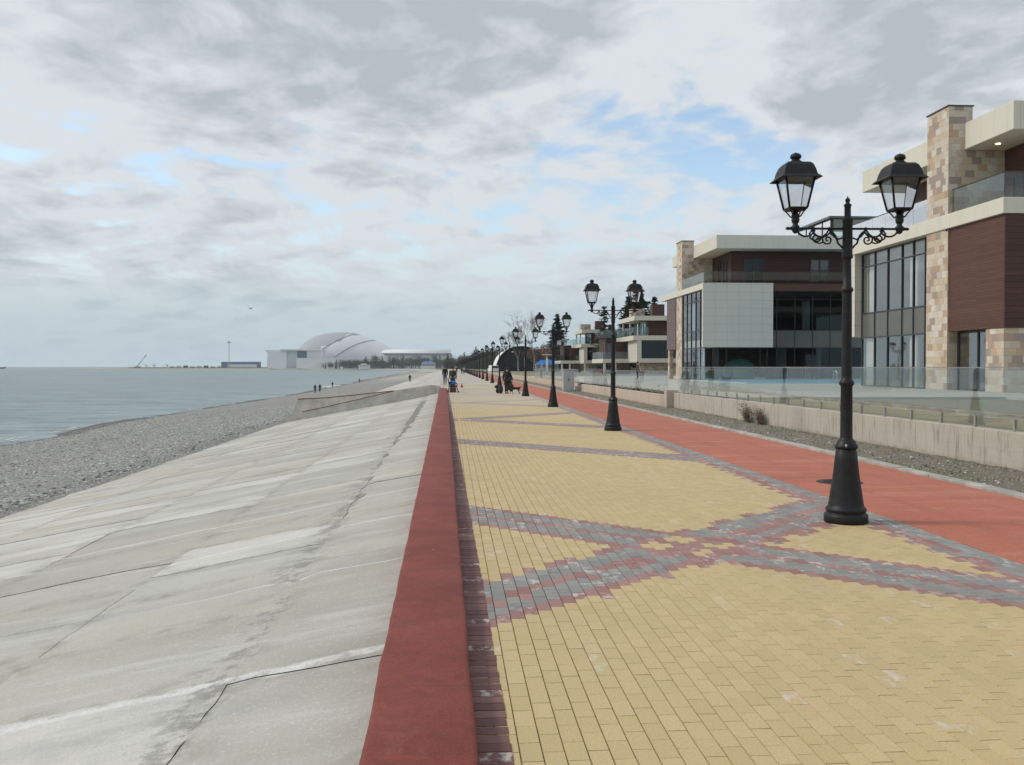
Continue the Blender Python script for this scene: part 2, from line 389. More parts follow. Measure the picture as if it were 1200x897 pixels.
def dirt_mat():
    m, nt, b = newmat('gravelly_dirt'); p = nt.geo()
    col = nt.mix(nt.noise(p, 2.0, 6, .65), (.155, .135, .105, 1), (.27, .245, .20, 1))
    g = nt.noise(nt.scale(p, (1, .5, 1)), .7, 4, .6); col = nt.mix(nt.ramp(g, .50, .66, 0, .5), col, (.15, .155, .085, 1))
    v = nt.sep(nt.vor(p, 34, 'F1', 'Color')); col = nt.mix(nt.ramp(v[0], .86, .95), col, (.42, .40, .36, 1))
    col = nt.mix(nt.ramp(nt.noise(p, 26, 4, .8), .5, .7, 0, .5), col, (.075, .065, .05, 1))
    setb(b, nt, col, .95, 0, nt.bump(nt.noise(p, 30, 6, .75), 1.0, .03), .2); return m
M['dirt'] = dirt_mat()
def grass_mat():
    m, nt, b = newmat('thin_lawn'); p = nt.geo()
    col = nt.mix(nt.noise(p, 1.2, 6, .65), (.19, .18, .125, 1), (.27, .25, .19, 1))
    col = nt.mix(nt.ramp(nt.noise(p, .35, 4), .5, .7), col, (.27, .245, .18, 1))
    setb(b, nt, col, .95, 0, nt.bump(nt.noise(p, 25, 5, .75), .8, .03), .2); return m
M['lawn'] = grass_mat()
M['ground'] = simple('far_ground', (.17, .16, .11, 1), .95, .25, .02)
M['terrace'] = simple('pale_paving', (.42, .41, .37, 1), .85, .10, .6, bump=.002, bscale=20)
def wallc(name, c1, c2, stain, streak=.5):
    m, nt, b = newmat(name); p = nt.geo(); X, Y, Z = nt.sep(p)
    col = nt.mix(nt.noise(p, 1.1, 6, .6), c1, c2)
    run = nt.noise(nt.scale(p, (1, 5.0, .7)), 1.3, 6, .7)
    col = nt.mix(nt.ramp(run, .50, .68, 0, streak), col, stain)
    wh = nt.noise(nt.scale(p, (1, 3.0, .8), (3, 5, 1)), 1.7, 5, .65); col = nt.mix(nt.ramp(wh, .58, .72, 0, .5), col, (.56, .53, .48, 1))
    brd = nt.m('ABSOLUTE', nt.m('SUBTRACT', nt.m('FRACT', nt.m('DIVIDE', Z, .155)), .5)); col = nt.mix(nt.ramp(brd, .47, .495, 0, .22), col, (.2, .18, .16, 1))
    low = nt.ramp(nt.m('ADD', Z, nt.m('MULTIPLY', nt.noise(p, 3, 5, .7), .3)), .27, .12); col = nt.mix(nt.m('MULTIPLY', low, .55), col, (.20, .175, .14, 1))
    pit = nt.vor(nt.scale(p, (1, 1, 1.6)), 13, 'F1'); col = nt.mix(nt.ramp(pit, .10, .05, 0, .55), col, (.14, .125, .11, 1))
    jn = nt.m('ABSOLUTE', nt.m('SUBTRACT', nt.m('FRACT', nt.m('DIVIDE', Y, 2.41)), .5)); col = nt.mix(nt.ramp(jn, .0045, .0015, 0, .6), col, (.13, .12, .11, 1))
    setb(b, nt, col, .88, 0, nt.bump(nt.noise(p, 22, 6, .72), .6, .012), .3); return m
M['wallc'] = wallc('board_marked_concrete', (.38, .345, .29, 1), (.50, .465, .405, 1), (.23, .20, .165, 1), .7)
M['wallp'] = wallc('pinkish_render', (.45, .365, .29, 1), (.53, .45, .37, 1), (.33, .27, .21, 1), .35)
M['kerbc'] = simple('kerb_concrete', (.36, .35, .32, 1), .85, .22, 2.5, bump=.004, bscale=50)
M['rampc'] = simple('ramp_concrete', (.50, .48, .43, 1), .9, .16, 1.6, bump=.01, bscale=14)
M['iron'] = simple('black_iron', (.010, .0105, .011, 1), .50, .25, 14, metal=0, bump=.0015, bscale=90, spec=.32)
M['steel'] = simple('brushed_steel', (.42, .42, .41, 1), .35, .1, 10, metal=.85)
M['steeld'] = simple('dull_steel', (.42, .41, .38, 1), .45, .1, 10, metal=.6)
def glass(name, tint, refl, rough=.02, gcol=(1, 1, 1, 1), fk=.9):
    m, nt, b = newmat(name); nt.n.remove(b)
    o = [n for n in nt.n if n.type == 'OUTPUT_MATERIAL'][0]
    t = nt.n.new('ShaderNodeBsdfTransparent'); t.inputs[0].default_value = tint
    g = nt.n.new('ShaderNodeBsdfGlossy'); g.inputs['Roughness'].default_value = rough; g.inputs[0].default_value = gcol
    fr = nt.n.new('ShaderNodeFresnel'); fr.inputs[0].default_value = 1.5
    f = nt.m('ADD', nt.m('MULTIPLY', fr.outputs[0], fk), refl, None, True)
    p = nt.geo(); nb = nt.bump(nt.noise(p, .8, 2), .25, .01); nt.l.new(nb, g.inputs['Normal'])
    mx = nt.n.new('ShaderNodeMixShader'); nt.l.new(f, mx.inputs[0]); nt.l.new(t.outputs[0], mx.inputs[1]); nt.l.new(g.outputs[0], mx.inputs[2])
    nt.l.new(mx.outputs[0], o.inputs[0]); return m
M['fglass'] = glass('fence_glass', (.93, .955, .945, 1), .012, fk=.32)
M['wglass'] = glass('window_glass', (.80, .83, .82, 1), .05, .02, (.86, .89, .91, 1), fk=.28)
M['dglass'] = glass('dark_window_glass', (.30, .34, .35, 1), .03, .03, (.7, .88, .92, 1), fk=.28)
M['lglass'] = glass('lantern_glass', (.88, .89, .9, 1), .05, .08)
M['bglass'] = glass('balcony_glass', (.62, .76, .74, 1), .05)

def panel_mat(name, col, px, pz, off=(0, 0, 0), var=.06, j=.010):
    """cladding: pale sheets with thin open joints in both directions"""
    m, nt, b = newmat(name); p = nt.coord('Object'); X, Y, Z = nt.sep(p)
    def fr(v, s, o):
        return nt.m('ABSOLUTE', nt.m('SUBTRACT', nt.m('FRACT', nt.m('DIVIDE', nt.m('ADD', v, o+1000*s), s)), .5))
    c = nt.mix(nt.noise(p, .35, 3), [v*(1-var) for v in col[:3]]+[1], [v*(1+var) for v in col[:3]]+[1])
    N = nt.n.new('ShaderNodeNewGeometry'); nx, ny, nz = nt.sep(N.outputs['Normal'])
    fx = nt.m('MULTIPLY', nt.ramp(fr(X, px, off[0]), .5-j/px, .5-j/px*.4), nt.m('ABSOLUTE', ny))
    fy = nt.m('MULTIPLY', nt.ramp(fr(Y, px, off[1]), .5-j/px, .5-j/px*.4), nt.m('ABSOLUTE', nx))
    f = nt.m('MAXIMUM', fx, fy)
    if pz: f = nt.m('MAXIMUM', f, nt.m('MULTIPLY', nt.ramp(fr(Z, pz, off[2]), .5-j/pz, .5-j/pz*.4), nt.m('SUBTRACT', 1, nt.m('ABSOLUTE', nz))))
    dirt = nt.noise(nt.scale(p, (1.5, 1.5, .4)), .9, 5, .6); c = nt.mix(nt.ramp(dirt, .5, .75, 0, .18), c, [v*.7 for v in col[:3]]+[1])
    c = nt.mix(nt.m('MULTIPLY', f, .55), c, [v*.35 for v in col[:3]]+[1])
    setb(b, nt, c, .5, 0, nt.bump(nt.m('SUBTRACT', 1, f), .3, .01), .35); return m
M['beige'] = panel_mat('beige_fascia_panels', (.64, .615, .52, 1), 1.0, 0)
M['beige2'] = panel_mat('beige_wall_panels', (.60, .58, .50, 1), 1.0, .667, j=.014)
def wood_mat(name, c1, c2, board=.12):
    m, nt, b = newmat(name); p = nt.coord('Object'); X, Y, Z = nt.sep(p)
    row = nt.m('FLOOR', nt.m('DIVIDE', Z, board))
    wn = nt.n.new('ShaderNodeTexWhiteNoise'); wn.noise_dimensions = '3D'
    nt.l.new(nt.comb(nt.m('FLOOR', nt.m('DIVIDE', X, 2.1)), nt.m('FLOOR', nt.m('DIVIDE', Y, 2.1)), row), wn.inputs['Vector'])
    g = nt.noise(nt.scale(p, (1, 1, 12)), 1.6, 5, .65)
    c = nt.mix(nt.m('ADD', nt.m('MULTIPLY', wn.outputs[0], .5), nt.m('MULTIPLY', nt.ramp(g, .3, .7), .5)), c1, c2)
    e = nt.m('ABSOLUTE', nt.m('SUBTRACT', nt.m('FRACT', nt.m('DIVIDE', Z, board)), .5)); f = nt.ramp(e, .42, .48)
    c = nt.mix(nt.m('MULTIPLY', f, .7), c, [v*.3 for v in c1[:3]]+[1])
    setb(b, nt, c, .6, 0, nt.bump(nt.m('SUBTRACT', 1, f), .5, .01), .35); return m
M['wood'] = wood_mat('brown_timber_cladding', (.075, .034, .024, 1), (.125, .058, .040, 1))
M['brick'] = wood_mat('dark_brown_cladding', (.050, .024, .020, 1), (.090, .040, .032, 1), .25)
M['taupe'] = wood_mat('taupe_cladding', (.13, .095, .095, 1), (.16, .12, .118, 1), .3)
def stone_mat():
    m, nt, b = newmat('stone_tiles'); p = nt.coord('Object'); X, Y, Z = nt.sep(p)
    N = nt.n.new('ShaderNodeNewGeometry'); nx, ny, nz = nt.sep(N.outputs['Normal'])
    u = nt.m('ADD', nt.m('MULTIPLY', X, nt.m('ABSOLUTE', ny)), nt.m('MULTIPLY', Y, nt.m('ABSOLUTE', nx)))
    rowh, wid = .30, .44
    row = nt.m('FLOOR', nt.m('DIVIDE', Z, rowh))
    sh = nt.m('MULTIPLY', nt.m('FRACT', nt.m('MULTIPLY', row, .618)), wid)
    uu = nt.m('DIVIDE', nt.m('ADD', u, nt.m('ADD', sh, 200)), wid)
    cell = nt.m('FLOOR', uu)
    wn = nt.n.new('ShaderNodeTexWhiteNoise'); wn.noise_dimensions = '3D'; nt.l.new(nt.comb(cell, row, 3.3), wn.inputs['Vector'])
    r = wn.outputs[0]
    cr = nt.n.new('ShaderNodeValToRGB'); nt.l.new(r, cr.inputs[0]); e = cr.color_ramp; e.interpolation = 'CONSTANT'
    cols = [(0, (.60, .54, .45)), (.24, (.54, .46, .37)), (.42, (.50, .37, .25)), (.54, (.42, .31, .24)), (.64, (.33, .28, .25)), (.74, (.56, .47, .34)), (.88, (.64, .60, .53))]
    e.elements[0].position = 0; e.elements[0].color = (*cols[0][1], 1); e.elements[1].position = cols[1][0]; e.elements[1].color = (*cols[1][1], 1)
    for q, c in cols[2:]:
        k = e.elements.new(q); k.color = (*c, 1)
    c = nt.mix(nt.ramp(nt.noise(p, 7, 5, .65), .35, .65, 0, .30), cr.outputs[0], (.38, .29, .22, 1))
    eu = nt.m('ABSOLUTE', nt.m('SUBTRACT', nt.m('FRACT', uu), .5)); ez = nt.m('ABSOLUTE', nt.m('SUBTRACT', nt.m('FRACT', nt.m('DIVIDE', Z, rowh)), .5))
    f = nt.m('MAXIMUM', nt.ramp(eu, .478, .492), nt.ramp(ez, .468, .488))
    c = nt.mix(nt.m('MULTIPLY', f, .35), c, (.2, .17, .14, 1))
    h = nt.m('ADD', nt.m('MULTIPLY', nt.noise(p, 12, 5, .7), .5), nt.m('SUBTRACT', nt.m('MULTIPLY', r, .5), f))
    setb(b, nt, c, .8, 0, nt.bump(h, .5, .02), .3); return m
M['stone'] = stone_mat()
M['frame'] = simple('dark_window_frame', (.030, .033, .035, 1), .4, .1, 5)
M['spandrel'] = simple('grey_spandrel_panel', (.115, .115, .105, 1), .25, .08, .8)
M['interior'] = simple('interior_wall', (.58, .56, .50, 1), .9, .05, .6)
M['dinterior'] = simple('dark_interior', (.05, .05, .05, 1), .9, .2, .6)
M['white'] = simple('white_paint', (.74, .75, .75, 1), .5, .05, 1)
M['offwhite'] = simple('offwhite_paint', (.60, .60, .57, 1), .6, .06, 1)
M['roofdark'] = simple('dark_roofing', (.05, .045, .045, 1), .7, .1, 1)
M['red'] = simple('red_plastic', (.42, .02, .02, 1), .5, .1, 2)
M['blue'] = simple('blue_tarp', (.03, .16, .52, 1), .6, .15, .5)
M['skin'] = simple('skin', (.42, .25, .18, 1), .6, .05, 3)
M['black'] = simple('black_cloth', (.012, .012, .014, 1), .85, .25, 8)
M['olive'] = simple('olive_cloth', (.035, .045, .032, 1), .85, .2, 8)
M['jeans'] = simple('blue_jeans', (.045, .07, .15, 1), .85, .2, 8)
M['darkgrey'] = simple('dark_grey_cloth', (.03, .032, .036, 1), .85, .2, 8)
M['maroon'] = simple('maroon_cloth', (.12, .022, .022, 1), .85, .2, 8)
M['palejkt'] = simple('pale_blue_cloth', (.35, .42, .52, 1), .85, .1, 8)
M['hair'] = simple('dark_hair', (.012, .009, .008, 1), .7, .2, 10)
M['bag'] = simple('brown_red_bag', (.10, .035, .025, 1), .7, .2, 8)
M['bagblue'] = simple('blue_bag', (.05, .18, .6, 1), .5, .1, 8)
M['dogfur'] = simple('brown_black_fur', (.028, .020, .015, 1), .85, .3, 12)
M['dogwhite'] = simple('white_fur', (.6, .58, .55, 1), .85, .1, 12)
M['cabinet'] = simple('pale_grey_cabinet', (.43, .45, .45, 1), .55, .06, 2)
M['wood_slat'] = simple('bench_timber', (.10, .055, .03, 1), .7, .2, 8)

# ------------------------------------------------------------------ terrain and promenade
def shore(Y):      # water's edge on the near shore
    pts = [(-60, -31), (40, -33.3), (73, -34.2), (94, -35.6), (123, -35.8), (170, -34.2), (213, -34.4), (348, -37.5), (500, -40), (666, -43), (1000, -48), (1300, -60), (1600, -95), (1800, -170), (1950, -330), (2050, -560), (2150, -860)]
    for (a, xa), (b_, xb) in zip(pts, pts[1:]):
        if Y <= b_:
            t = (Y-a)/(b_-a); return xa+(xb-xa)*t
    return -860
EDGE = lambda Y: -.345-.0075*Y          # seaward face of the red kerb
# sea
g = MB(); ys = [-400, -50, 40, 100, 200, 400, 800, 1600, 3000, 6000, 12000, 30000]
xs = [-30000, -9000, -3000, -1000, -400, -150, -60, -25, 100, 3000]
for i in range(len(ys)-1):
    for j in range(len(xs)-1):
        g.quad((xs[j], ys[i], -4.2), (xs[j+1], ys[i], -4.2), (xs[j+1], ys[i+1], -4.2), (xs[j], ys[i+1], -4.2))
structure(g, 'sea', M['sea'])
# inland ground, a sheet that carries on to the far coast
g = MB()
g.poly([(.7, -60, -.09), (6000, -60, -.09), (6000, 700, -.09), (-5.2, 700, -.09)])
structure(g, 'ground', M['ground'])
g = MB()
coast = [(Y, shore(Y)) for Y in (700, 850, 1000, 1150, 1300, 1450, 1600, 1700, 1800, 1880, 1950, 2000, 2050, 2100, 2150)]
for (a, xa), (b_, xb) in zip(coast, coast[1:]):
    g.cur = 0
    g.quad((xa-8, a-6, -5), (xa+38, a+12, -1.6), (xb+38, b_+12, -1.6), (xb-8, b_-6, -5))
    g.cur = 1
    g.quad((xa+38, a+12, -1.6), (6000, a+12, -1.6), (6000, b_+12, -1.6), (xb+38, b_+12, -1.6))
g.cur = 1
g.quad((-822, 2162, -1.6), (6000, 2162, -1.6), (6000, 5000, -1.6), (-700, 5000, -1.6))
fs_ = structure(g, 'far_shore', [M['beach'], M['ground']]); at_ = fs_.data.attributes.new('shore', 'FLOAT', 'POINT'); at_.data.foreach_set('value', [.5]*len(fs_.data.vertices))
# shingle beach
def grid(name, xf, zf, Ys, nx, mat, smooth=True, jit=0):
    mb = MB(); q = random.Random(5)
    for Y in Ys:
        for i in range(nx+1):
            t = i/nx; X = xf(Y, t); mb.v.append((X, Y, zf(X, Y, t)))
    for r in range(len(Ys)-1):
        for i in range(nx):
            a = r*(nx+1)+i; mb.face((a, a+1, a+nx+2, a+nx+1), smooth)
    return mb.build(name, mat)
def bz(X, Y, t):
    s = shore(Y); u = (X-s)/(-11.8-s)        # 0 at the water, 1 at the toe
    z = -4.2+1.95*u if u > 0 else -4.2+2.2*u
    z += .10*math.exp(-((u-.20)/.08)**2)+.14*math.exp(-((u-.45)/.1)**2)
    if u > .0: z += .14*mnoise.noise(Vector((X*.12, Y*.05, 0)))+.05*mnoise.noise(Vector((X*.6, Y*.4, 3)))
    z += .22*mnoise.noise(Vector((Y*.045, X*.02, 7)))+.08*mnoise.noise(Vector((Y*.2, X*.05, 2)))
    if t > .97: z = -2.46
    return z
Ys = [-20+i*1.5 for i in range(120)]+[160+i*6 for i in range(45)]+[430+i*18 for i in range(20)]
o = grid('beach', lambda Y, t: (shore(Y)-9)*(1-t)+(-11.9)*t, bz, Ys, 44, M['beach']); o['kind'] = 'structure'
at_ = o.data.attributes.new('shore', 'FLOAT', 'POINT'); at_.data.foreach_set('value', [(v.co.x-shore(v.co.y))/(-11.8-shore(v.co.y)) for v in o.data.vertices])
# concrete revetment: flat berm, crease, slope
def sz(X, Y, t):
    e = EDGE(Y)
    if X > -1.5-.004*Y: z = -.26-.20*(e-X)/(1.2)
    else: z = -.47-(-1.5-.004*Y-X)*.184
    return z+.02*mnoise.noise(Vector((X*.8, Y*.5, 0)))
Ys2 = [-6+i*.8 for i in range(140)]+[108+i*10 for i in range(60)]
def sx(Y, t):
    e = EDGE(Y)+.06
    toe = -12.15-.25*mnoise.noise(Vector((Y*.3, 0, 4)))-.18*mnoise.noise(Vector((Y*1.1, 0, 4)))
    return e*(1-t)+toe*t
mb = MB()
nx = 34
for Y in Ys2:
    for i in range(nx+1):
        X = sx(Y, i/nx); mb.v.append((X, Y, sz(X, Y, 0)))
    mb.v.append((sx(Y, 1)-.01, Y, -3.0))
for r in range(len(Ys2)-1):
    for i in range(nx+1):
        a = r*(nx+2)+i; mb.face((a, a+nx+2, a+nx+3, a+1), i < nx)
# cast slabs: each its own wobbly outline, height and tone, with open joints between them
sq = random.Random(23); SV = []; SF = []; SR = []; SE = []
def wobx(X, Y): return X+.05*mnoise.noise(Vector((Y*.9, X*.3, 3)))+.018*mnoise.noise(Vector((Y*5, X, 5)))
def woby(X, Y): return Y+.07*mnoise.noise(Vector((X*.7, Y*.3, 8)))+.022*mnoise.noise(Vector((X*4.5, Y, 9)))
colsX = [(None, -1.5), (-1.5, -3.62), (-3.62, -6.1), (-6.1, -9.2), (-9.2, -12.2)]
for ci, (xa, xb) in enumerate(colsX):
    Yc = -4+sq.random(); lastj = None
    while Yc < 72:
        L = sq.uniform(2.2, 4.2) if ci == 0 else sq.choice([1.25, 1.5, 1.9, 2.4, 3.0])*sq.uniform(.9, 1.1)
        tone = sq.random()*(.75 if ci == 0 else 1); dz = sq.uniform(-.004, .004)
        sk = sq.uniform(-.12, .22) if ci else .1
        nxs = max(4, int(((xa if xa else -.4)-xb)/.16)); nys = max(4, int(L/.16)); g_ = sq.choice([.0, .0005, .0018])
        fine_ = Yc > 30
        if fine_: nxs //= 2; nys //= 2
        b0 = len(SV)
        for iy in range(nys+1):
            for ix in range(nxs+1):
                ty = iy/nys; tx = ix/nxs
                Yq = Yc+L*ty; x0 = EDGE(Yq)+.06 if xa is None else xa-.004*Yq*(xa == -1.5); x1 = xb-.004*Yq*(xb == -1.5)
                if xb == -12.2: x1 += -.25*mnoise.noise(Vector((Yq*.3, 0, 4)))-.16*mnoise.noise(Vector((Yq*1.1, 0, 4)))
                Xq = x0+(x1-x0)*tx; 
                Xw = wobx(Xq, Yq) if not (xa is None and ix == 0) else Xq
                Yw = woby(Xq, Yq)+.035*(Xq+1.5)*(1 if ci else 0)*0
                if ix == 0: Xw -= g_
                if ix == nxs: Xw += g_
                if iy == 0: Yw += g_
                if iy == nys: Yw -= g_
                zz = sz(Xq, Yq, 0)+.012+dz+.006*mnoise.noise(Vector((Xq*2, Yq*2, 6)))
                edge_ = ix in (0, nxs) or iy in (0, nys)
                if edge_: zz -= .004
                SV.append((Xw, Yw, zz))
        for iy in range(nys):
            for ix in range(nxs):
                q0 = b0+iy*(nxs+1)+ix; SF.append((q0, q0+nxs+1, q0+nxs+2, q0+1)); SR.append(tone)
        for iy in range(nys+1):
            for ix in range(nxs+1):
                dd = min(ix, nxs-ix, iy, nys-iy); SE.append(1.0 if dd == 0 else (.35 if dd == 1 else 0))
        Yc += L
mb2 = bpy.data.meshes.new('concrete_slope'); mb2.from_pydata(SV, [], SF); mb2.materials.append(M['slope'])
at_ = mb2.attributes.new('rnd', 'FLOAT', 'FACE'); at_.data.foreach_set('value', SR)
at_ = mb2.attributes.new('edge', 'FLOAT', 'POINT'); at_.data.foreach_set('value', SE)
mb2.polygons.foreach_set('use_smooth', [True]*len(SF)); mb2.update()
so_ = bpy.data.objects.new('concrete_slope', mb2); COL.objects.link(so_); so_['kind'] = 'structure'
near_base = MB(); far_part = MB()
nr = [i for i, Y in enumerate(Ys2) if Y <= 72.5][-1]
for tgt, r0, r1, dz in ((near_base, 0, nr, -.011), (far_part, nr, len(Ys2)-1, .012)):
    tgt.v = [(x_, y_, z_+dz) for x_, y_, z_ in mb.v[r0*(nx+2):(r1+1)*(nx+2)]]
    for r in range(r1-r0):
        for i in range(nx+1):
            q0 = r*(nx+2)+i; tgt.face((q0, q0+nx+2, q0+nx+3, q0+1), i < nx)
structure(near_base, 'slope_bedding', simple('slope_joint', (.20, .195, .17, 1), .95, .35, 5))
fo = structure(far_part, 'far_concrete_slope', M['slope'])
q = random.Random(3); at_ = fo.data.attributes.new('rnd', 'FLOAT', 'FACE'); vals = []
for r in range(len(Ys2)-1-nr):
    for i in range(nx+1): vals.append(random.Random(r//2*7+i//8).random())
at_.data.foreach_set('value', vals)
# loose stones lying on the shingle and against the toe of the slope
def stones(n, seed, fn, name, mat, r0, r1):
    q = random.Random(seed); ico = bmesh.new(); bmesh.ops.create_icosphere(ico, subdivisions=1, radius=1)
    V = [v.co.copy() for v in ico.verts]; Fc = [[v.index for v in f.verts] for f in ico.faces]; ico.free()
    mb = MB(); vals = []
    for k in range(n):
        X, Y, Z = fn(q); s = q.uniform(r0, r1)*(1 if q.random() < .85 else 1.5); a = q.uniform(0, 6.3)
        ax, ay, az = s*q.uniform(.8, 1.3), s*q.uniform(.7, 1), s*q.uniform(.4, .7)
        base = len(mb.v); mb.cur = q.choice([0, 0, 0, 1, 1, 2])
        for v in V:
            x_, y_ = v.x*ax, v.y*ay
            mb.v.append((X+x_*math.cos(a)-y_*math.sin(a), Y+x_*math.sin(a)+y_*math.cos(a), Z+v.z*az))
        for f in Fc: mb.face([base+i for i in f], True)
    o = mb.build(name, mat); return o
M['st1'] = simple('grey_stone', (.28, .285, .28, 1), .8, .3, 3)
M['st2'] = simple('pale_stone', (.55, .55, .52, 1), .8, .25, 3)
M['st1b'] = simple('mid_grey_stone', (.20, .205, .20, 1), .8, .3, 3)
M['st3'] = simple('dark_stone', (.10, .105, .105, 1), .8, .3, 3)
def fs(q):
    Y = 22+q.random()**1.6*85; t = q.random(); X = -12.2+(shore(Y)+1.5+12.2)*t
    return X, Y, bz(X, Y, .5)
o = stones(9500, 3, fs, 'pebbles', [M['st1'], M['st2'], M['st1b']], .03, .075)
tag(o, 'loose grey and white pebbles strewn over the shingle beach', 'pebbles', kind='stuff')
def fd(q):
    Y = 9+q.random()**1.5*60; X = q.uniform(7.7, 9.1); return X, Y, .0
o = stones(900, 8, fd, 'gravel', [M['st1'], M['st2'], M['st3']], .008, .028)
tag(o, 'scattered gravel and clods on the dirt strip below the wall', 'gravel', kind='stuff')

# pavers: one raised, chamfered block per brick
BANDS = [(-1, 11.1), (1, 6.45), (-1, 21.6), (-1, 30.75), (1, 30.2), (-1, 44.6), (1, 44.0), (-1, 58.2), (1, 57.6), (-1, 72), (1, 71.5), (-1, 86), (1, 85.5)]
def bandpos(X, Y):
    hits = []
    for s, c in BANDS:
        d = Y-(s*X+c)
        if abs(d) < .7:
            k = int((d+.7)/.2)       # R GG R GG R
            hits.append('r' if k in (0, 3, 6) else 'g')
    return hits
def pavers():
    V = []; F = []; MI = []; RN = []
    q = random.Random(11); gx, gy = .0014, .0007; ch = .003
    Y1 = 96
    for i in range(-9, 48):
        xc0, xc1 = i*.1+.1, i*.1+.2
        xm = (xc0+xc1)/2
        off = .1*(i % 2)
        k0 = int((2.2)/.2); k1 = int(Y1/.2)
        for k in range(k0, k1):
            y0 = k*.2+off; y1 = y0+.2; ym = y0+.1
            if xc1 < .30-.0075*ym-.17: continue
            h = bandpos(i*.1+.15, ym)
            if i >= 46: mi = 1
            elif i >= 44: mi = 2 if q.random() < .8 else 1
            elif i == 43: mi = 2 if (k+i//1) % 2 == 0 else 0
            elif len(h) == 2: mi = 0 if h[0] == 'g' and h[1] == 'g' else 2
            elif len(h) == 1: mi = 2 if h[0] == 'r' else 1
            else: mi = 0
            if i == 43 and h: mi = 2 if 'r' in h else 1
            z = q.uniform(-.0009, .0009); rr = q.random(); tx = q.uniform(-.0012, .0012)
            if Y1 > 60 and ym > 60: parts = [(y0, y1)]
            elif mi in (1, 2) : parts = [(y0, ym), (ym, y1)] if mi == 1 and q.random() < .35 else [(y0, y1)]
            else: parts = [(y0, y1)]
            for a, b_ in parts:
                n = len(V)
                X0, X1, A, B = xc0+gx, xc1-gx, a+gy, b_-gy
                V += [(X0, A, -.008), (X1, A, -.008), (X1, B, -.008), (X0, B, -.008),
                      (X0+ch, A+ch*.6, z), (X1-ch, A+ch*.6, z+tx), (X1-ch, B-ch*.6, z+tx), (X0+ch, B-ch*.6, z)]
                F += [(n+4, n+5, n+6, n+7), (n, n+1, n+5, n+4), (n+1, n+2, n+6, n+5), (n+2, n+3, n+7, n+6), (n+3, n, n+4, n+7)]
                MI += [mi]*5; RN += [rr]*5
    return V, F, MI, RN
def build_bricks(name, V, F, MI, RN, mats):
    me = bpy.data.meshes.new(name)
    me.from_pydata(V, [], F)
    for m in mats: me.materials.append(m)
    me.polygons.foreach_set('material_index', MI)
    at = me.attributes.new('rnd', 'FLOAT', 'FACE'); at.data.foreach_set('value', RN)
    me.update(); o = bpy.data.objects.new(name, me); COL.objects.link(o); o['kind'] = 'structure'; return o
build_bricks('promenade_pavers', *pavers(), [M['pav_y'], M['pav_g'], M['pav_r']])
g = MB(); g.poly([(-.2, 0, -.012), (4.9, 0, -.012), (4.9, 96, -.012), (-1.0, 96, -.012)]); structure(g, 'paver_bedding', M['joint'])
g = MB(); g.poly([(-1.1, 96.1, -.004), (4.9, 96.1, -.004), (4.9, 700, -.004), (-6.0, 700, -.004)]); structure(g, 'far_promenade', M['pav_far'])
g = MB(); g.poly([(EDGE(71)-.1, 71, -.006), (.0, 71, -.006), (-.9, 97, -.006), (-6.0, 700, -.006), (EDGE(700)-.2, 700, -.006), (EDGE(97)-.1, 97, -.006)]); structure(g, 'edge_paving', M['terrace'])
# crosswise dark red bricks beside the kerb
V = []; F = []; MI = []; RN = []; q = random.Random(4)
k = 0; Y = 2.0
while Y < 72:
    w_ = .0985; xl = .115-.0082*Y; xr = .30-.0075*Y+q.uniform(-.003, .003)
    n = len(V); z = q.uniform(.002, .006)
    V += [(xl, Y+.002, -.006), (xr, Y+.002, -.006), (xr, Y+w_-.002, -.006), (xl, Y+w_-.002, -.006),
          (xl, Y+.006, z), (xr-.004, Y+.006, z), (xr-.004, Y+w_-.006, z), (xl, Y+w_-.006, z)]
    F += [(n+4, n+5, n+6, n+7), (n, n+1, n+5, n+4), (n+1, n+2, n+6, n+5), (n+2, n+3, n+7, n+6)]
    MI += [0]*4; RN += [q.random()]*4; Y += .1
build_bricks('edge_paver_strip', V, F, MI, RN, [M['pav_s']])
# the red kerb
mb = MB(); q = random.Random(2); n = 0
prof_n = 8
Yk = [2.0+i*.22 for i in range(int((70.2-2)/.22)+1)]
for Y in Yk:
    w1 = .008*mnoise.noise(Vector((Y*1.3, 0, 1)))+.006*mnoise.noise(Vector((Y*6, 0, 1)))
    w2 = .007*mnoise.noise(Vector((Y*1.1, 5, 1)))+.004*mnoise.noise(Vector((Y*5, 3, 1)))
    xl = EDGE(Y)+w1; xr = .13-.0066*Y+w2; zt = .12+.006*mnoise.noise(Vector((Y*.6, 9, 1)))
    for (X, Z) in ((xl, -.6), (xl, zt-.02), (xl+.008, zt-.006), (xl+.025, zt), ((xl+xr)/2, zt+.004), (xr-.025, zt), (xr-.008, zt-.006), (xr, zt-.02), (xr, -.05)):
        mb.v.append((X, Y, Z))
for i in range(len(Yk)-1):
    for j in range(8):
        a = i*9+j; mb.face((a, a+9, a+10, a+1)[::-1], True)
e = (len(Yk)-1)*9; mb.face([e+j for j in range(9)]); mb.face([j for j in range(9)][::-1])
o = mb.build('red_kerb', M['curb']); o['kind'] = 'structure'
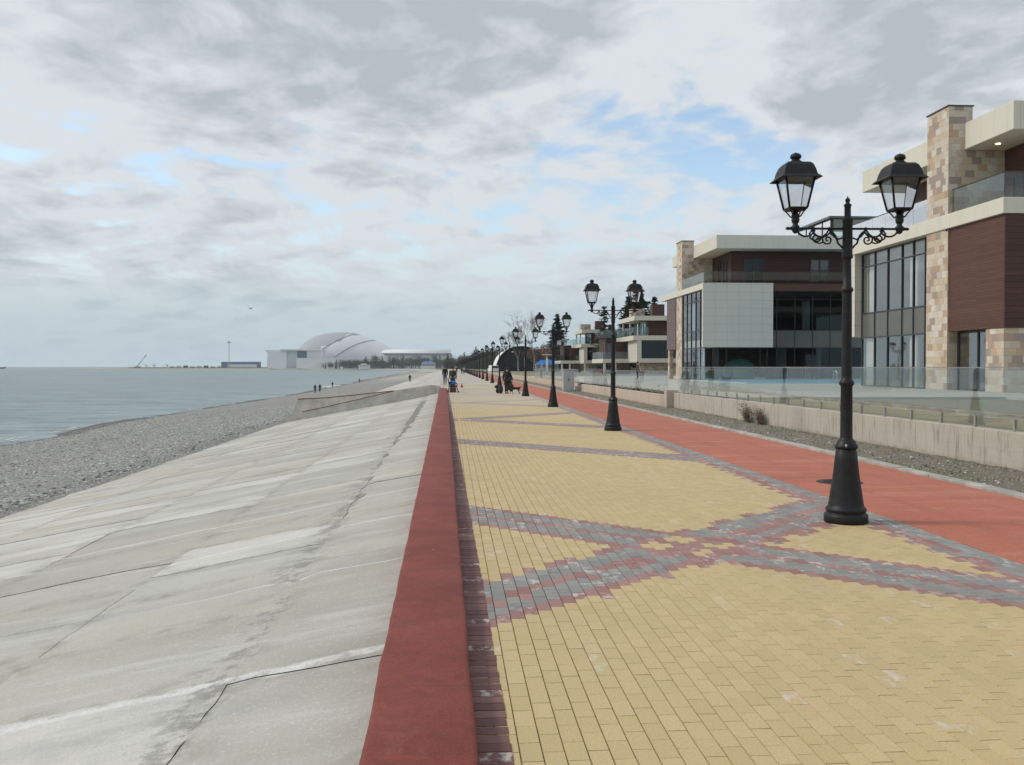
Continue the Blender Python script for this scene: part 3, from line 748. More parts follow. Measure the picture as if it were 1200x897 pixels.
# red track, kerb, dirt strip
g = MB(); Yt = [2, 60, 120, 260, 700]
for a, b_ in zip(Yt, Yt[1:]): g.quad((4.903, a, -.002), (7.33, a, -.002), (7.33, b_, -.002), (4.903, b_, -.002))
structure(g, 'red_track', M['track'])
g = MB(); Y = 6.0; q = random.Random(9)
while Y < 260:
    L = 1.0 if Y < 120 else 10; a = q.uniform(-.006, .006); g.box(7.33+a, 7.52+a, Y+.004, Y+L-.004, -.08, .045+q.uniform(-.006, .006)); Y += L
o = g.build('track_kerb', M['kerbc'], bevel=.012); o['kind'] = 'structure'
mb = MB(); Yd = [6+i*.25 for i in range(260)]+[71+i*4 for i in range(60)]; nx = 14
for Y in Yd:
    for i in range(nx+1):
        X = 7.5+(9.35-7.5)*i/nx
        mb.v.append((X, Y, -.03+.05*i/nx+.035*mnoise.noise(Vector((X*3, Y*2, 0)))+.018*mnoise.noise(Vector((X*11, Y*9, 0)))))
for r in range(len(Yd)-1):
    for i in range(nx):
        a = r*(nx+1)+i; mb.face((a, a+1, a+nx+2, a+nx+1), True)
structure(mb, 'dirt_strip', M['dirt'])
# garden behind the wall
mb = MB(); 
Yg = [0+i*1.5 for i in range(22)]
for Y in Yg:
    for i in range(13):
        X = 9.44+(19.2-9.44)*i/12; mb.v.append((X, Y, .58+.03*mnoise.noise(Vector((X*.7, Y*.6, 0)))))
for r in range(len(Yg)-1):
    for i in range(12):
        a = r*13+i; mb.face((a, a+1, a+14, a+13), True)
structure(mb, 'lawn', M['lawn'])
g = MB()
g.quad((19.2, 0, .66), (70, 0, .66), (70, 31.4, .66), (19.2, 31.4, .66))
g.quad((9.44, 31.4, .66), (70, 31.4, .66), (70, 63.0, .60), (9.15, 63.0, .60))
g.quad((9.15, 63.0, .60), (70, 63.0, .60), (70, 120, .50), (9.15, 120, .50))
g.quad((19.2, 0, .3), (19.2, 31.4, .3), (19.2, 31.4, .66), (19.2, 0, .66)); g.quad((9.44, 31.4, .3), (9.44, 31.4, .66), (19.2, 31.4, .66), (19.2, 31.4, .3))
structure(g, 'terrace', M['terrace'])
g = MB(); g.quad((9.2, 120, .40), (500, 120, .40), (500, 600, .2), (9.2, 600, .2)); structure(g, 'garden', M['lawn'])
g = MB(); g.box(11.9, 12.05, 4, 31.3, .5, .69); o = g.build('garden_edging', M['kerbc'], bevel=.01); tag(o, 'low pale concrete edging strip running through the lawn', 'edging')

# ------------------------------------------------------------------ retaining walls with glass fences
def wall(x0, x1, y0, y1, z, mat, label, capx=0):
    mb = MB(); n = max(2, int((y1-y0)/.6)); q = random.Random(int(y0))
    Y_ = [y0+(y1-y0)*i/n for i in range(n+1)]
    for Y in Y_:
        a = .008*mnoise.noise(Vector((Y*.8, 0, 2))); zz = z+.008*mnoise.noise(Vector((Y*.5, 1, 2)))
        for (X, Z) in ((x0+a, -.12), (x0+a*1.6, z*.5), (x0+a, zz-.012), (x0+a+.012, zz), (x1, zz), (x1, -.1)): mb.v.append((X, Y, Z))
    for i in range(n):
        for j in range(5):
            a = i*6+j; mb.face((a, a+6, a+7, a+1)[::-1])
    mb.face([0, 1, 2, 3, 4, 5]); mb.face([n*6+j for j in (5, 4, 3, 2, 1, 0)])
    o = mb.build('retaining_wall', mat, None, (x0, y0, 0)); return tag(o, label, 'wall', 'low retaining walls beside the red track')
wall(9.2, 9.46, 2, 38.4, .63, M['wallc'], 'near grey board-marked concrete retaining wall beside the dirt strip')
wall(8.93, 9.2, 38.9, 64.3, .52, M['wallp'], 'pinkish retaining wall between the concrete wall and the pale cabinet')
wall(8.93, 9.15, 66.0, 230, .55, M['wallp'], 'far retaining wall running on behind the pale cabinet')
g = MB(); g.box(8.90, 9.40, 38.42, 38.88, -.05, .74); o = g.build('wall_pillar', M['wallp'], None, (9.15, 38.6, 0), bevel=.012); tag(o, 'short stone pillar where the grey and pinkish walls meet', 'pillar')
def glass_fence(x, y0, n, step, z0, zt, label, gap=1):
    r = empty('glass_fence', (x, y0, z0), label, 'fence', 'frameless glass fences on the retaining walls')
    pan = None; cl = None
    for i in range(n):
        if pan is None:
            m1 = MB(); m1.box(-.006, .006, .012, step-.012, .05, zt-z0); pan = m1.build('glass_panel', M['fglass'], r); p_ = pan
            m2 = MB(); m2.box(-.012, .012, .012, step-.012, zt-z0+.001, zt-z0+.018); rail = m2.build('top_edge', M['steel'], p_)
            m3 = MB(); m3.box(-.022, -.0065, -.022, .022, .0, .20); m3.box(.0065, .022, -.022, .022, .0, .20); m3.box(-.022, .022, -.022, .022, 0, .045); clamp = m3.build('glass_clamp', M['steeld'], r)
        else:
            p_ = copy_tree(pan, r)
        p_.location = (0, i*step, 0)
        for k, f in enumerate((.25, .75)):
            c = clamp if (i == 0 and k == 0) else clamp.copy()
            if not (i == 0 and k == 0): COL.objects.link(c); c.parent = r
            c.location = (0, i*step+f*step, 0)
    return r
glass_fence(9.33, 9.73, 12, 2.34, .63, 1.68, 'near glass fence on the grey concrete wall, bright top edge')
glass_fence(9.10, 39.0, 10, 2.5, .52, 1.50, 'lower glass fence on the pinkish wall beside the pale cabinet')
r = glass_fence(9.05, 66.5, 14, 2.5, .55, 1.50, 'far glass fence on the wall beyond the pale cabinet')
# return of glass towards the house at the pillar
r = empty('glass_fence', (9.4, 38.6, .66), 'glass fence running inland from the short stone pillar', 'fence', 'frameless glass fences on the retaining walls')
for i in range(4):
    m1 = MB(); m1.box(.02+i*2.3, 2.28+i*2.3, -.006, .006, .04, 1.02); m1.build('glass_panel', M['fglass'], r)

# utility cabinet
def cabinet():
    r = empty('utility_cabinet', (8.07, 64.5, 0), 'pale grey utility cabinet standing on the verge between two walls', 'utility cabinet')
    m = MB(); m.box(-.38, .38, -.2, .2, .1, 1.48); m.build('body', M['cabinet'], r, bevel=.012)
    m = MB(); m.box(-.42, .42, -.24, .24, -.05, .10); m.build('plinth', M['kerbc'], r, bevel=.01)
    m = MB(); m.box(-.43, .43, -.25, .25, 1.483, 1.55); m.build('lid', M['cabinet'], r, bevel=.012)
    for s in (-1, 1):
        m = MB(); m.box(.015 if s > 0 else -.355, .355 if s > 0 else -.015, -.215, -.203, .15, 1.43); d = m.build('door', M['cabinet'], r)
        m = MB(); m.box(.04*s-.012, .04*s+.012, -.235, -.217, .75, .9); m.build('handle', M['frame'], d)
    m = MB(); m.box(.50, .98, -.35, .2, -.05, .38); o = m.build('concrete_block', M['kerbc'], None, bevel=.02)
    o.location = (8.07, 64.5, 0)
    tag(o, 'low rough concrete block beside the pale grey cabinet', 'block')
cabinet()
# manhole
r = empty('manhole_cover', (5.72, 13.5, .0), 'round dark iron manhole cover set in the red track', 'manhole cover')
m = MB(); m.lathe([(.33, -.02), (.33, .004), (.30, .008), (.30, .003)], n=32); m.build('ring', M['iron'], r)
m = MB(); m.lathe([(.29, -.01), (.29, .006), (.05, .007), (.0001, .007)], n=32)
for i in range(-4, 5):
    for j in range(-4, 5):
        if i*i+j*j < 17: m.box(i*.06-.018, i*.06+.018, j*.06-.018, j*.06+.018, .0065, .0105)
m.build('lid', M['iron'], r)

# ------------------------------------------------------------------ street lamps
def arc(c, r, a0, a1, n=10): return [(c[0]+r*math.cos(R(a0+(a1-a0)*i/n)), 0, c[1]+r*math.sin(R(a0+(a1-a0)*i/n))) for i in range(n+1)]
def make_lamp():
    r = empty('street_lamp', (0, 0, 0))
    m = MB(); m.lathe([(.225, 0), (.232, .01), (.232, .085), (.222, .10), (.205, .105), (.20, .115), (.212, .125), (.214, .145), (.206, .165), (.192, .175), (.186, .20),
                       (.168, .32), (.150, .44), (.134, .56), (.122, .68), (.112, .775), (.104, .785), (.110, .80)], n=32)
    m.build('pedestal', M['iron'], r)
    m = MB(); m.lathe([(.110, .80), (.122, .815), (.124, .835), (.112, .855), (.104, .865), (.098, .885), (.084, .90), (.070, .915), (.066, .93), (.064, 1.2), (.062, 1.485),
                       (.066, 1.495), (.080, 1.51), (.082, 1.53), (.072, 1.55), (.060, 1.56), (.056, 1.6), (.050, 2.50), (.052, 2.515), (.064, 2.525), (.065, 2.55), (.054, 2.565),
                       (.046, 2.575), (.041, 2.86), (.042, 2.875), (.058, 2.885), (.059, 2.905), (.054, 2.92), (.053, 3.28), (.058, 3.29), (.058, 3.31), (.040, 3.325), (.035, 3.33), (.034, 3.44), (.040, 3.452), (.042, 3.465), (.026, 3.478), (.018, 3.487), (.022, 3.497), (.027, 3.512), (.022, 3.530), (.008, 3.542), (.004, 3.56)], n=24)
    m.build('post', M['iron'], r)
    # raised badge bolt
    m = MB(); m.blob((-.045, -.112, .845), (.014, .012, .02), 3, 8, .05); m.build('bolt', M['steel'], r)
    for s in (-1, 1):
        m = MB(); t = .011
        X = lambda pts: [(s*p[0], 0, p[2]) for p in pts]
        m.tube([(s*.05, 0, 3.205), (s*.635, 0, 3.205)], .0125, 8)
        m.blob((s*.655, 0, 3.205), (.030, .018, .018), 1, 8, 0); m.blob((s*.625, 0, 3.205), (.010, .022, .022), 1, 8, 0)
        for k in (.20, .385): m.blob((s*k, 0, 3.205), (.020, .02, .020), 1, 8, 0)
        # hanging scallops and scrolls
        m.tube(X(arc((.46, 3.225), .105, 200, 345, 12)), t, 6)
        m.tube(X(arc((.285, 3.225), .110, 200, 340, 12)), t, 6)
        m.tube(X([(.055, 0, 2.995), (.075, 0, 3.02), (.105, 0, 3.045), (.118, 0, 3.09), (.135, 0, 3.13), (.165, 0, 3.165), (.2, 0, 3.19)]), t, 6)
        m.tube(X([(.055, 0, 3.105), (.10, 0, 3.09), (.15, 0, 3.12), (.185, 0, 3.165)]), t*.9, 6)
        sp = [(.22+.062*(1-i/20)*math.cos(R(60-i*30)), 0, 3.085+.062*(1-i/20)*math.sin(R(60-i*30))) for i in range(19)]
        m.tube(X(sp), t*.85, 6)
        sp = [(.345+.055*(1-i/20)*math.cos(R(150+i*30)), 0, 3.105+.05*(1-i/20)*math.sin(R(150+i*30))) for i in range(17)]
        m.tube(X(sp), t*.85, 6)
        m.tube(X([(.20, 0, 3.20), (.235, 0, 3.15), (.30, 0, 3.10), (.37, 0, 3.075), (.41, 0, 3.10), (.42, 0, 3.15), (.385, 0, 3.20)]), t*.9, 6)
        m.tube(X([(.26, 0, 3.06), (.31, 0, 3.045), (.36, 0, 3.06), (.385, 0, 3.09)]), t*.8, 6)
        m.build('arm', M['iron'], r)
        cx = s*.575
        sq_ = lambda mm: setattr(mm, 'v', [(v[0], v[1], v[2] if v[2] < 3.4 else 3.4+(v[2]-3.4)*.895) for v in mm.v])
        m = MB()
        # neck with shaped cup
        m.lathe([(.012, 3.150), (.030, 3.165), (.036, 3.185), (.046, 3.205), (.046, 3.225), (.032, 3.24), (.026, 3.255), (.040, 3.275), (.044, 3.30), (.040, 3.325), (.048, 3.345), (.030, 3.36), (.028, 3.40)], (cx, 0, 0), 16)
        for a in range(4):
            t0 = R(45+90*a); c, d = math.cos(t0), math.sin(t0)
            m.tube([(cx+c*.03, d*.03, 3.325), (cx+c*.06, d*.06, 3.335), (cx+c*.09, d*.09, 3.375), (cx+c*.12, d*.12, 3.405)], .008, 6)
        q4 = R(45)
        m.lathe([(.10, 3.395), (.140, 3.405), (.148, 3.425), (.135, 3.432)], (cx, 0, 0), 4, q4, False)
        for a in range(4):
            t0 = R(45+90*a); c, d = math.cos(t0), math.sin(t0)
            m.tube([(cx+c*.138, d*.138, 3.425), (cx+c*.228, d*.228, 3.80)], .0125, 4)
        m.lathe([(.215, 3.785), (.238, 3.79), (.238, 3.808), (.215, 3.81)], (cx, 0, 0), 4, q4, False)
        sq_(m); lan = m.build('lantern', M['iron'], r)
        m = MB()
        m.lathe([(.232, 3.800), (.305, 3.765), (.312, 3.770), (.255, 3.812), (.248, 3.83), (.235, 3.875), (.205, 3.935), (.170, 3.965), (.10, 3.975), (.085, 3.978)], (cx, 0, 0), 4, q4, False)
        m.lathe([(.085, 3.975), (.075, 3.985), (.055, 3.995), (.050, 4.005), (.040, 4.010), (.042, 4.018), (.056, 4.030), (.061, 4.050), (.055, 4.072), (.035, 4.088), (.012, 4.096), (.004, 4.103)], (cx, 0, 0), 16)
        sq_(m); m.build('lantern_roof', M['iron'], lan)
        m = MB(); m.lathe([(.128, 3.432), (.216, 3.79)], (cx, 0, 0), 4, q4, False); m.f = m.f[:-2]; m.mi = m.mi[:-2]; m.sm = m.sm[:-2]
        sq_(m); m.build('lantern_glass', M['lglass'], lan)
        m = MB(); m.lathe([(.19, 3.79), (.19, 3.797), (.0001, 3.798)], (cx, 0, 0), 4, q4, False); sq_(m); m.build('reflector', M['white'], lan)
    return r
lamp = make_lamp()
def small_lamp():
    """the same lamp as one mesh, for the far end of the row"""
    mb = MB()
    for ch in lamp.children:
        for o in [ch]+list(ch.children):
            if 'glass' in o.name: continue
            b = len(mb.v); mb.v += [tuple(v.co) for v in o.data.vertices]
            for f in o.data.polygons: mb.face([b+i for i in f.vertices], f.use_smooth)
    return mb.build('street_lamp', M['iron'])
LAMP_L = ['nearest black twin-lantern lamp post, beside the round manhole', 'second black twin-lantern lamp post, standing in front of the white boxy villas',
          'third lamp post from the camera, just left of the pale grey cabinet', 'fourth lamp post from the camera, next to the small dog',
          'fifth lamp post from the camera, before the left half of the arched tent', 'sixth lamp post, at the left edge of the dark arched tent',
          'seventh lamp post, in front of the white left side of the arched tent', 'eighth lamp post, just left of the arched tent',
          'ninth lamp post of the row, second one left of the arched tent', 'tenth lamp post of the row, third one left of the arched tent',
          'eleventh lamp post of the row from the camera', 'twelfth lamp post of the row from the camera']
sm = None
for k in range(29):
    Y = 10.0+14.85*k
    if k < 12:
        o = lamp if k == 0 else copy_tree(lamp)
        o.location = (4.31, Y, 0); lab = LAMP_L[k]
    else:
        if sm is None: sm = small_lamp(); o = sm
        else: o = sm.copy(); COL.objects.link(o)
        o.location = (4.31, Y, 0); lab = 'one of the tiny crowded lamp posts at the vanishing end of the row'
    o.rotation_euler.z = R((k*37 % 5-2)*.8)
    tag(o, lab, 'street lamp', 'black twin-lantern lamp posts in a row along the promenade')

# ------------------------------------------------------------------ boat ramp in the slope
def slab_wall(poly, y0, y1, m):     # poly: (x,z) outline
    n = len(m.v); k = len(poly)
    m.v += [(a, y0, b_) for a, b_ in poly]+[(a, y1, b_) for a, b_ in poly]
    m.face(range(n, n+k)); m.face(list(range(n+k, n+2*k))[::-1])
    for i in range(k): m.face((n+i, n+k+i, n+k+(i+1) % k, n+(i+1) % k))
rp = empty('boat_ramp', (-6, 71, -1), 'grey concrete boat ramp with low side walls crossing the slope', 'ramp')
m = MB(); slab_wall([(-12.5, -3.2), (-.86, -1.2), (-.86, .30), (-1.35, .36), (-1.7, .34), (-4.2, -.05), (-9.12, -1.20), (-10.97, -1.58), (-12.3, -1.87)], 69.5, 69.8, m)
o = m.build('front_wall', M['rampc'], rp, (-6, 71, -1))
m = MB(); slab_wall([(-12.9, -3.2), (-4.4, -1.2), (-4.4, -.16), (-9.84, -.72), (-12.1, -.82)], 75.0, 75.3, m)
m.build('back_wall', M['rampc'], rp, (-6, 71, -1))
m = MB(); slab_wall([(-12.5, -3.3), (-.86, -1.3), (-.86, .22), (-1.7, .24), (-4.2, -.22), (-9.12, -1.42), (-12.2, -2.15)], 69.81, 74.99, m)
m.build('ramp_floor', M['rampc'], rp, (-6, 71, -1))
m = MB()
pth = [(-4.2, -.05), (-6.0, -.47), (-9.12, -1.20), (-10.9, -1.565)]
for (a, za), (b_, zb) in zip(pth, pth[1:]): m.quad((a, 69.52, za+.006), (b_, 69.52, zb+.006), (b_, 69.78, zb+.006), (a, 69.78, za+.006)); m.quad((a, 69.49, za-.05), (a, 69.49, za+.004), (b_, 69.49, zb+.004), (b_, 69.49, zb-.05))
m.build('painted_edge', M['curb'], rp, (-6, 71, -1)); m = MB()
pth = [(-4.5, -.17), (-9.84, -.72), (-12.1, -.82)]
for (a, za), (b_, zb) in zip(pth, pth[1:]): m.quad((a, 75.02, za+.006), (b_, 75.02, zb+.006), (b_, 75.28, zb+.006), (a, 75.28, za+.006)); m.quad((a, 74.99, za-.06), (a, 74.99, za+.004), (b_, 74.99, zb+.004), (b_, 74.99, zb-.06))
m.build('painted_edge', M['curb'], rp, (-6, 71, -1))
def fx(px_, Y): return Y*math.tan(math.atan((px_-600)/1100)+YAW)
g = MB()
for a, b_ in ((70.2, 100), (100, 200), (200, 400), (400, 700)):
    g.quad((EDGE(a)-.03, a, -.7), (EDGE(b_)-.03, b_, -.7), (EDGE(b_)-.03, b_, .02), (EDGE(a)-.03, a, .02))
    g.quad((EDGE(a)-.03, a, .02), (EDGE(b_)-.03, b_, .02), (EDGE(b_)+.3, b_, .02), (EDGE(a)+.3, a, .02))
structure(g, 'promenade_edge', M['kerbc'])

# ------------------------------------------------------------------ houses
def B(parent, name, mat, *boxes, bevel=0, org=(0, 0, 0)):
    m = MB()
    for b in boxes: m.box(*b)
    return m.build(name, mat, parent, org, bevel)
def window_x(parent, x, y0, y1, z0, z1, ny, zs, org, gl='wglass', t=.05, d=.09, face=-1, solid=None):
    """window in a plane x = const: frame with mullions, one mesh of panes"""
    m = MB(); W = t/2
    zz = [z0]+list(zs)+[z1]
    ysl = ny if hasattr(ny, '__len__') else [y0+(y1-y0)*i/ny for i in range(ny+1)]
    for Y in ysl: m.box(x-d/2, x+d/2, Y-W, Y+W, z0, z1)
    for Z in zz:
        for a, b in zip(ysl, ysl[1:]): m.box(x-d/2+.004, x+d/2-.004, a+W, b-W, Z-W, Z+W)
    f = m.build('window', M['frame'], parent, org)
    rows = list(zip(zz, zz[1:]))
    grp = [[r for r in rows if r[1] <= solid[0]+1e-6], [r for r in rows if r[0] >= solid[1]-1e-6]] if solid else [rows]
    for g_ in grp:
        m = MB()
        for a, b in zip(ysl, ysl[1:]):
            for za, zb in g_:
                m.quad((x, a+W, za+W), (x, b-W, za+W), (x, b-W, zb-W), (x, a+W, zb-W))
        if g_: m.build('pane', M[gl], f, org)
    if solid:
        m = MB()
        for a, b in zip(ysl, ysl[1:]): m.box(x-.012, x+.012, a+W, b-W, solid[0]+W, solid[1]-W)
        m.build('spandrel', M['spandrel'], f, org)
    return f
def window_y(parent, y, x0, x1, z0, z1, nx, zs, org, gl='wglass', t=.05, d=.09, solid=None):
    m = MB(); W = t/2
    zz = [z0]+list(zs)+[z1]
    xsl = nx if hasattr(nx, '__len__') else [x0+(x1-x0)*i/nx for i in range(nx+1)]
    for X in xsl: m.box(X-W, X+W, y-d/2, y+d/2, z0, z1)
    for Z in zz:
        for a, b in zip(xsl, xsl[1:]): m.box(a+W, b-W, y-d/2+.004, y+d/2-.004, Z-W, Z+W)
    f = m.build('window', M['frame'], parent, org)
    rows = list(zip(zz, zz[1:]))
    grp = [[r for r in rows if r[1] <= solid[0]+1e-6], [r for r in rows if r[0] >= solid[1]-1e-6]] if solid else [rows]
    for g_ in grp:
        m = MB()
        for a, b in zip(xsl, xsl[1:]):
            for za, zb in g_:
                m.quad((a+W, y, za+W), (b-W, y, za+W), (b-W, y, zb-W), (a+W, y, zb-W))
        if g_: m.build('pane', M[gl], f, org)
    if solid:
        m = MB()
        for a, b in zip(xsl, xsl[1:]): m.box(a+W, b-W, y-.012, y+.012, solid[0]+W, solid[1]-W)
        m.build('spandrel', M['spandrel'], f, org)
    return f
def rail(parent, org, pts, z0, h, gl='bglass', post=0):
    """glass balustrade along points"""
    m = MB(); m2 = MB()
    for (xa, ya), (xb, yb) in zip(pts, pts[1:]):
        L = math.hypot(xb-xa, yb-ya); n = max(1, round(L/1.6))
        for i in range(n):
            a = i/n+.01/L; b = (i+1)/n-.01/L
            p = (xa+(xb-xa)*a, ya+(yb-ya)*a); q = (xa+(xb-xa)*b, ya+(yb-ya)*b)
            m.quad((p[0], p[1], z0+.03), (q[0], q[1], z0+.03), (q[0], q[1], z0+h), (p[0], p[1], z0+h))
        m2.tube([(xa, ya, z0+h+.02), (xb, yb, z0+h+.02)], .025, 6)
    f = m.build('balcony_rail', M[gl], parent, org)
    m2.build('handrail', M['frame'], f, org)
    return f

# --- near villa
def villa_near():
    o0 = (22.4, 36.8, .66)
    H = empty('villa', o0, 'large near villa at the right edge with brown timber box and tall stone fin', 'house', 'modern flat-roofed villas along the promenade')
    b = lambda n, m, *bx, **k: B(H, n, M[m], *bx, org=o0, **k)
    b('roof', 'beige', (23.1, 46, 37.4, 51.65, 11.5, 12.68), bevel=.02)
    b('roof_coping', 'roofdark', (23.6, 45.5, 37.9, 51.2, 12.683, 12.72))
    b('floor_slab', 'beige', (22.28, 46, 36.72, 52.3, 7.93, 8.58), bevel=.02)
    b('stone_column', 'stone', (22.36, 23.47, 41.1, 43.0, .6, 7.925), (22.36, 23.47, 41.1, 43.0, 8.585, 13.44), (22.45, 25.0, 41.12, 42.6, 8.585, 11.495))
    b('column_cap', 'roofdark', (22.31, 23.52, 41.05, 43.05, 13.443, 13.49))
    b('timber_box', 'wood', (22.42, 46, 36.86, 41.095, 3.3, 7.925))
    b('front_shade_panel', 'brick', (22.424, 46, 36.80, 36.857, 3.3, 7.925))  # added thin panel; its dark colour paints the deep shade on this front
    b('stone_wall', 'stone', (22.46, 46, 36.9, 37.7, .6, 3.295), (22.46, 22.9, 37.7, 38.2, .6, 3.295))
    b('upper_wall', 'wood', (25.0, 46, 38.3, 41.12, 8.585, 11.495), (25.0, 46, 42.62, 50.3, 8.585, 11.495))
    b('beige_wall', 'beige2', (22.35, 28, 50.86, 52.2, 3.38, 7.925))
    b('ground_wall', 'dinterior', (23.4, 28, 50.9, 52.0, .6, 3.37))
    # ground floor glass door under the timber box
    window_x(H, 22.88, 38.2, 41.06, .68, 3.25, [38.22, 39.45, 41.05], [], o0, 'wglass', .10)
    # the long double-height window
    ys_ = [43.05, 43.85, 45.02, 46.19, 47.74, 49.25, 50.8]
    window_x(H, 22.78, 43.05, 50.8, .68, 7.9, ys_, [3.3, 4.64, 7.18], o0, 'wglass', .06, .12, solid=(3.3, 4.64))
    # upper balcony doors
    window_x(H, 24.97, 38.9, 40.4, 8.62, 10.15, 2, [], o0, 'dglass', .08)
    window_x(H, 24.97, 44.6, 46.6, 8.62, 10.9, 2, [], o0, 'wglass', .08)
    rail(H, o0, [(22.5, 41.0), (22.5, 37.0), (40, 37.0)], 8.585, 1.05)
    rail(H, o0, [(22.5, 43.1), (22.5, 52.0), (25, 52.0)], 8.585, 1.05)
    # rooms behind the glass
    b('interior_wall', 'interior', (28.0, 28.2, 37.8, 50.8, .7, 7.9), (23.0, 28.0, 50.62, 50.8, .7, 7.9), (23.0, 28, 41.2, 41.4, .7, 3.3), (23.5, 28, 42.8, 43.0, .7, 7.9))
    b('interior_floor', 'interior', (23.0, 28.0, 41.4, 50.6, 3.35, 3.6), (23.0, 28, 41.4, 50.6, 7.6, 7.9), (22.95, 28, 37.8, 50.6, .60, .69))
    b('curtain', 'offwhite', (22.95, 23.1, 44.95, 45.75, .7, 3.3))
    b('curtain', 'offwhite', (22.95, 23.1, 44.95, 45.75, 4.66, 7.15))
    b('curtain', 'offwhite', (22.95, 23.05, 49.5, 50.55, .7, 3.3))
    b('curtain', 'offwhite', (22.95, 23.05, 49.55, 50.4, 4.66, 7.15))
    b('curtain', 'offwhite', (23.4, 23.5, 43.1, 43.5, 3.6, 7.6))
    m = MB(); m.blob((24.0, 47.2, 5.1), (.15, .42, .55), 5, 9, .2); o = m.build('balloon', M['red']); o.name = 'red_cloth'
    tag(o, 'red bundle hanging behind the upper glass of the near villa', 'cloth')
    # soffit lamp, lit in the photograph
    ml, ntl, bl = newmat('lit_downlight'); bl.inputs['Emission Color'].default_value = (1, .78, .4, 1); bl.inputs['Emission Strength'].default_value = 3.0
    m = MB(); m.lathe([(.10, -.03), (.10, -.004), (.0001, -.004)], (23.95, 39.9, 11.5), 16); m.build('downlight', ml, H, o0)
    m = MB(); m.blob((22.24, 41.0, 7.86), (.06, .06, .07), 2, 8, 0); m.build('camera_dome', M['frame'], H, o0)
    return H
villa_near()
# things behind the ground floor glass
def armchair(loc, rz, m, label):
    r = empty('armchair', loc, label, 'chair', rz=rz)
    B(r, 'seat', m, (-.35, .35, -.35, .35, .2, .42), bevel=.04); B(r, 'backrest', m, (-.35, .35, .25, .4, .42, 1.1), bevel=.04)
    for s in (-1, 1): B(r, 'armrest', m, (s*.36-.05, s*.36+.05, -.35, .35, .2, .6), bevel=.03)
    for a in (-.28, .28):
        for c in (-.28, .28): B(r, 'leg', M['frame'], (a-.02, a+.02, c-.02, c+.02, 0, .2))
armchair((24.6, 39.5, .7), R(80), M['red'], 'red armchair behind the glass door under the timber box')

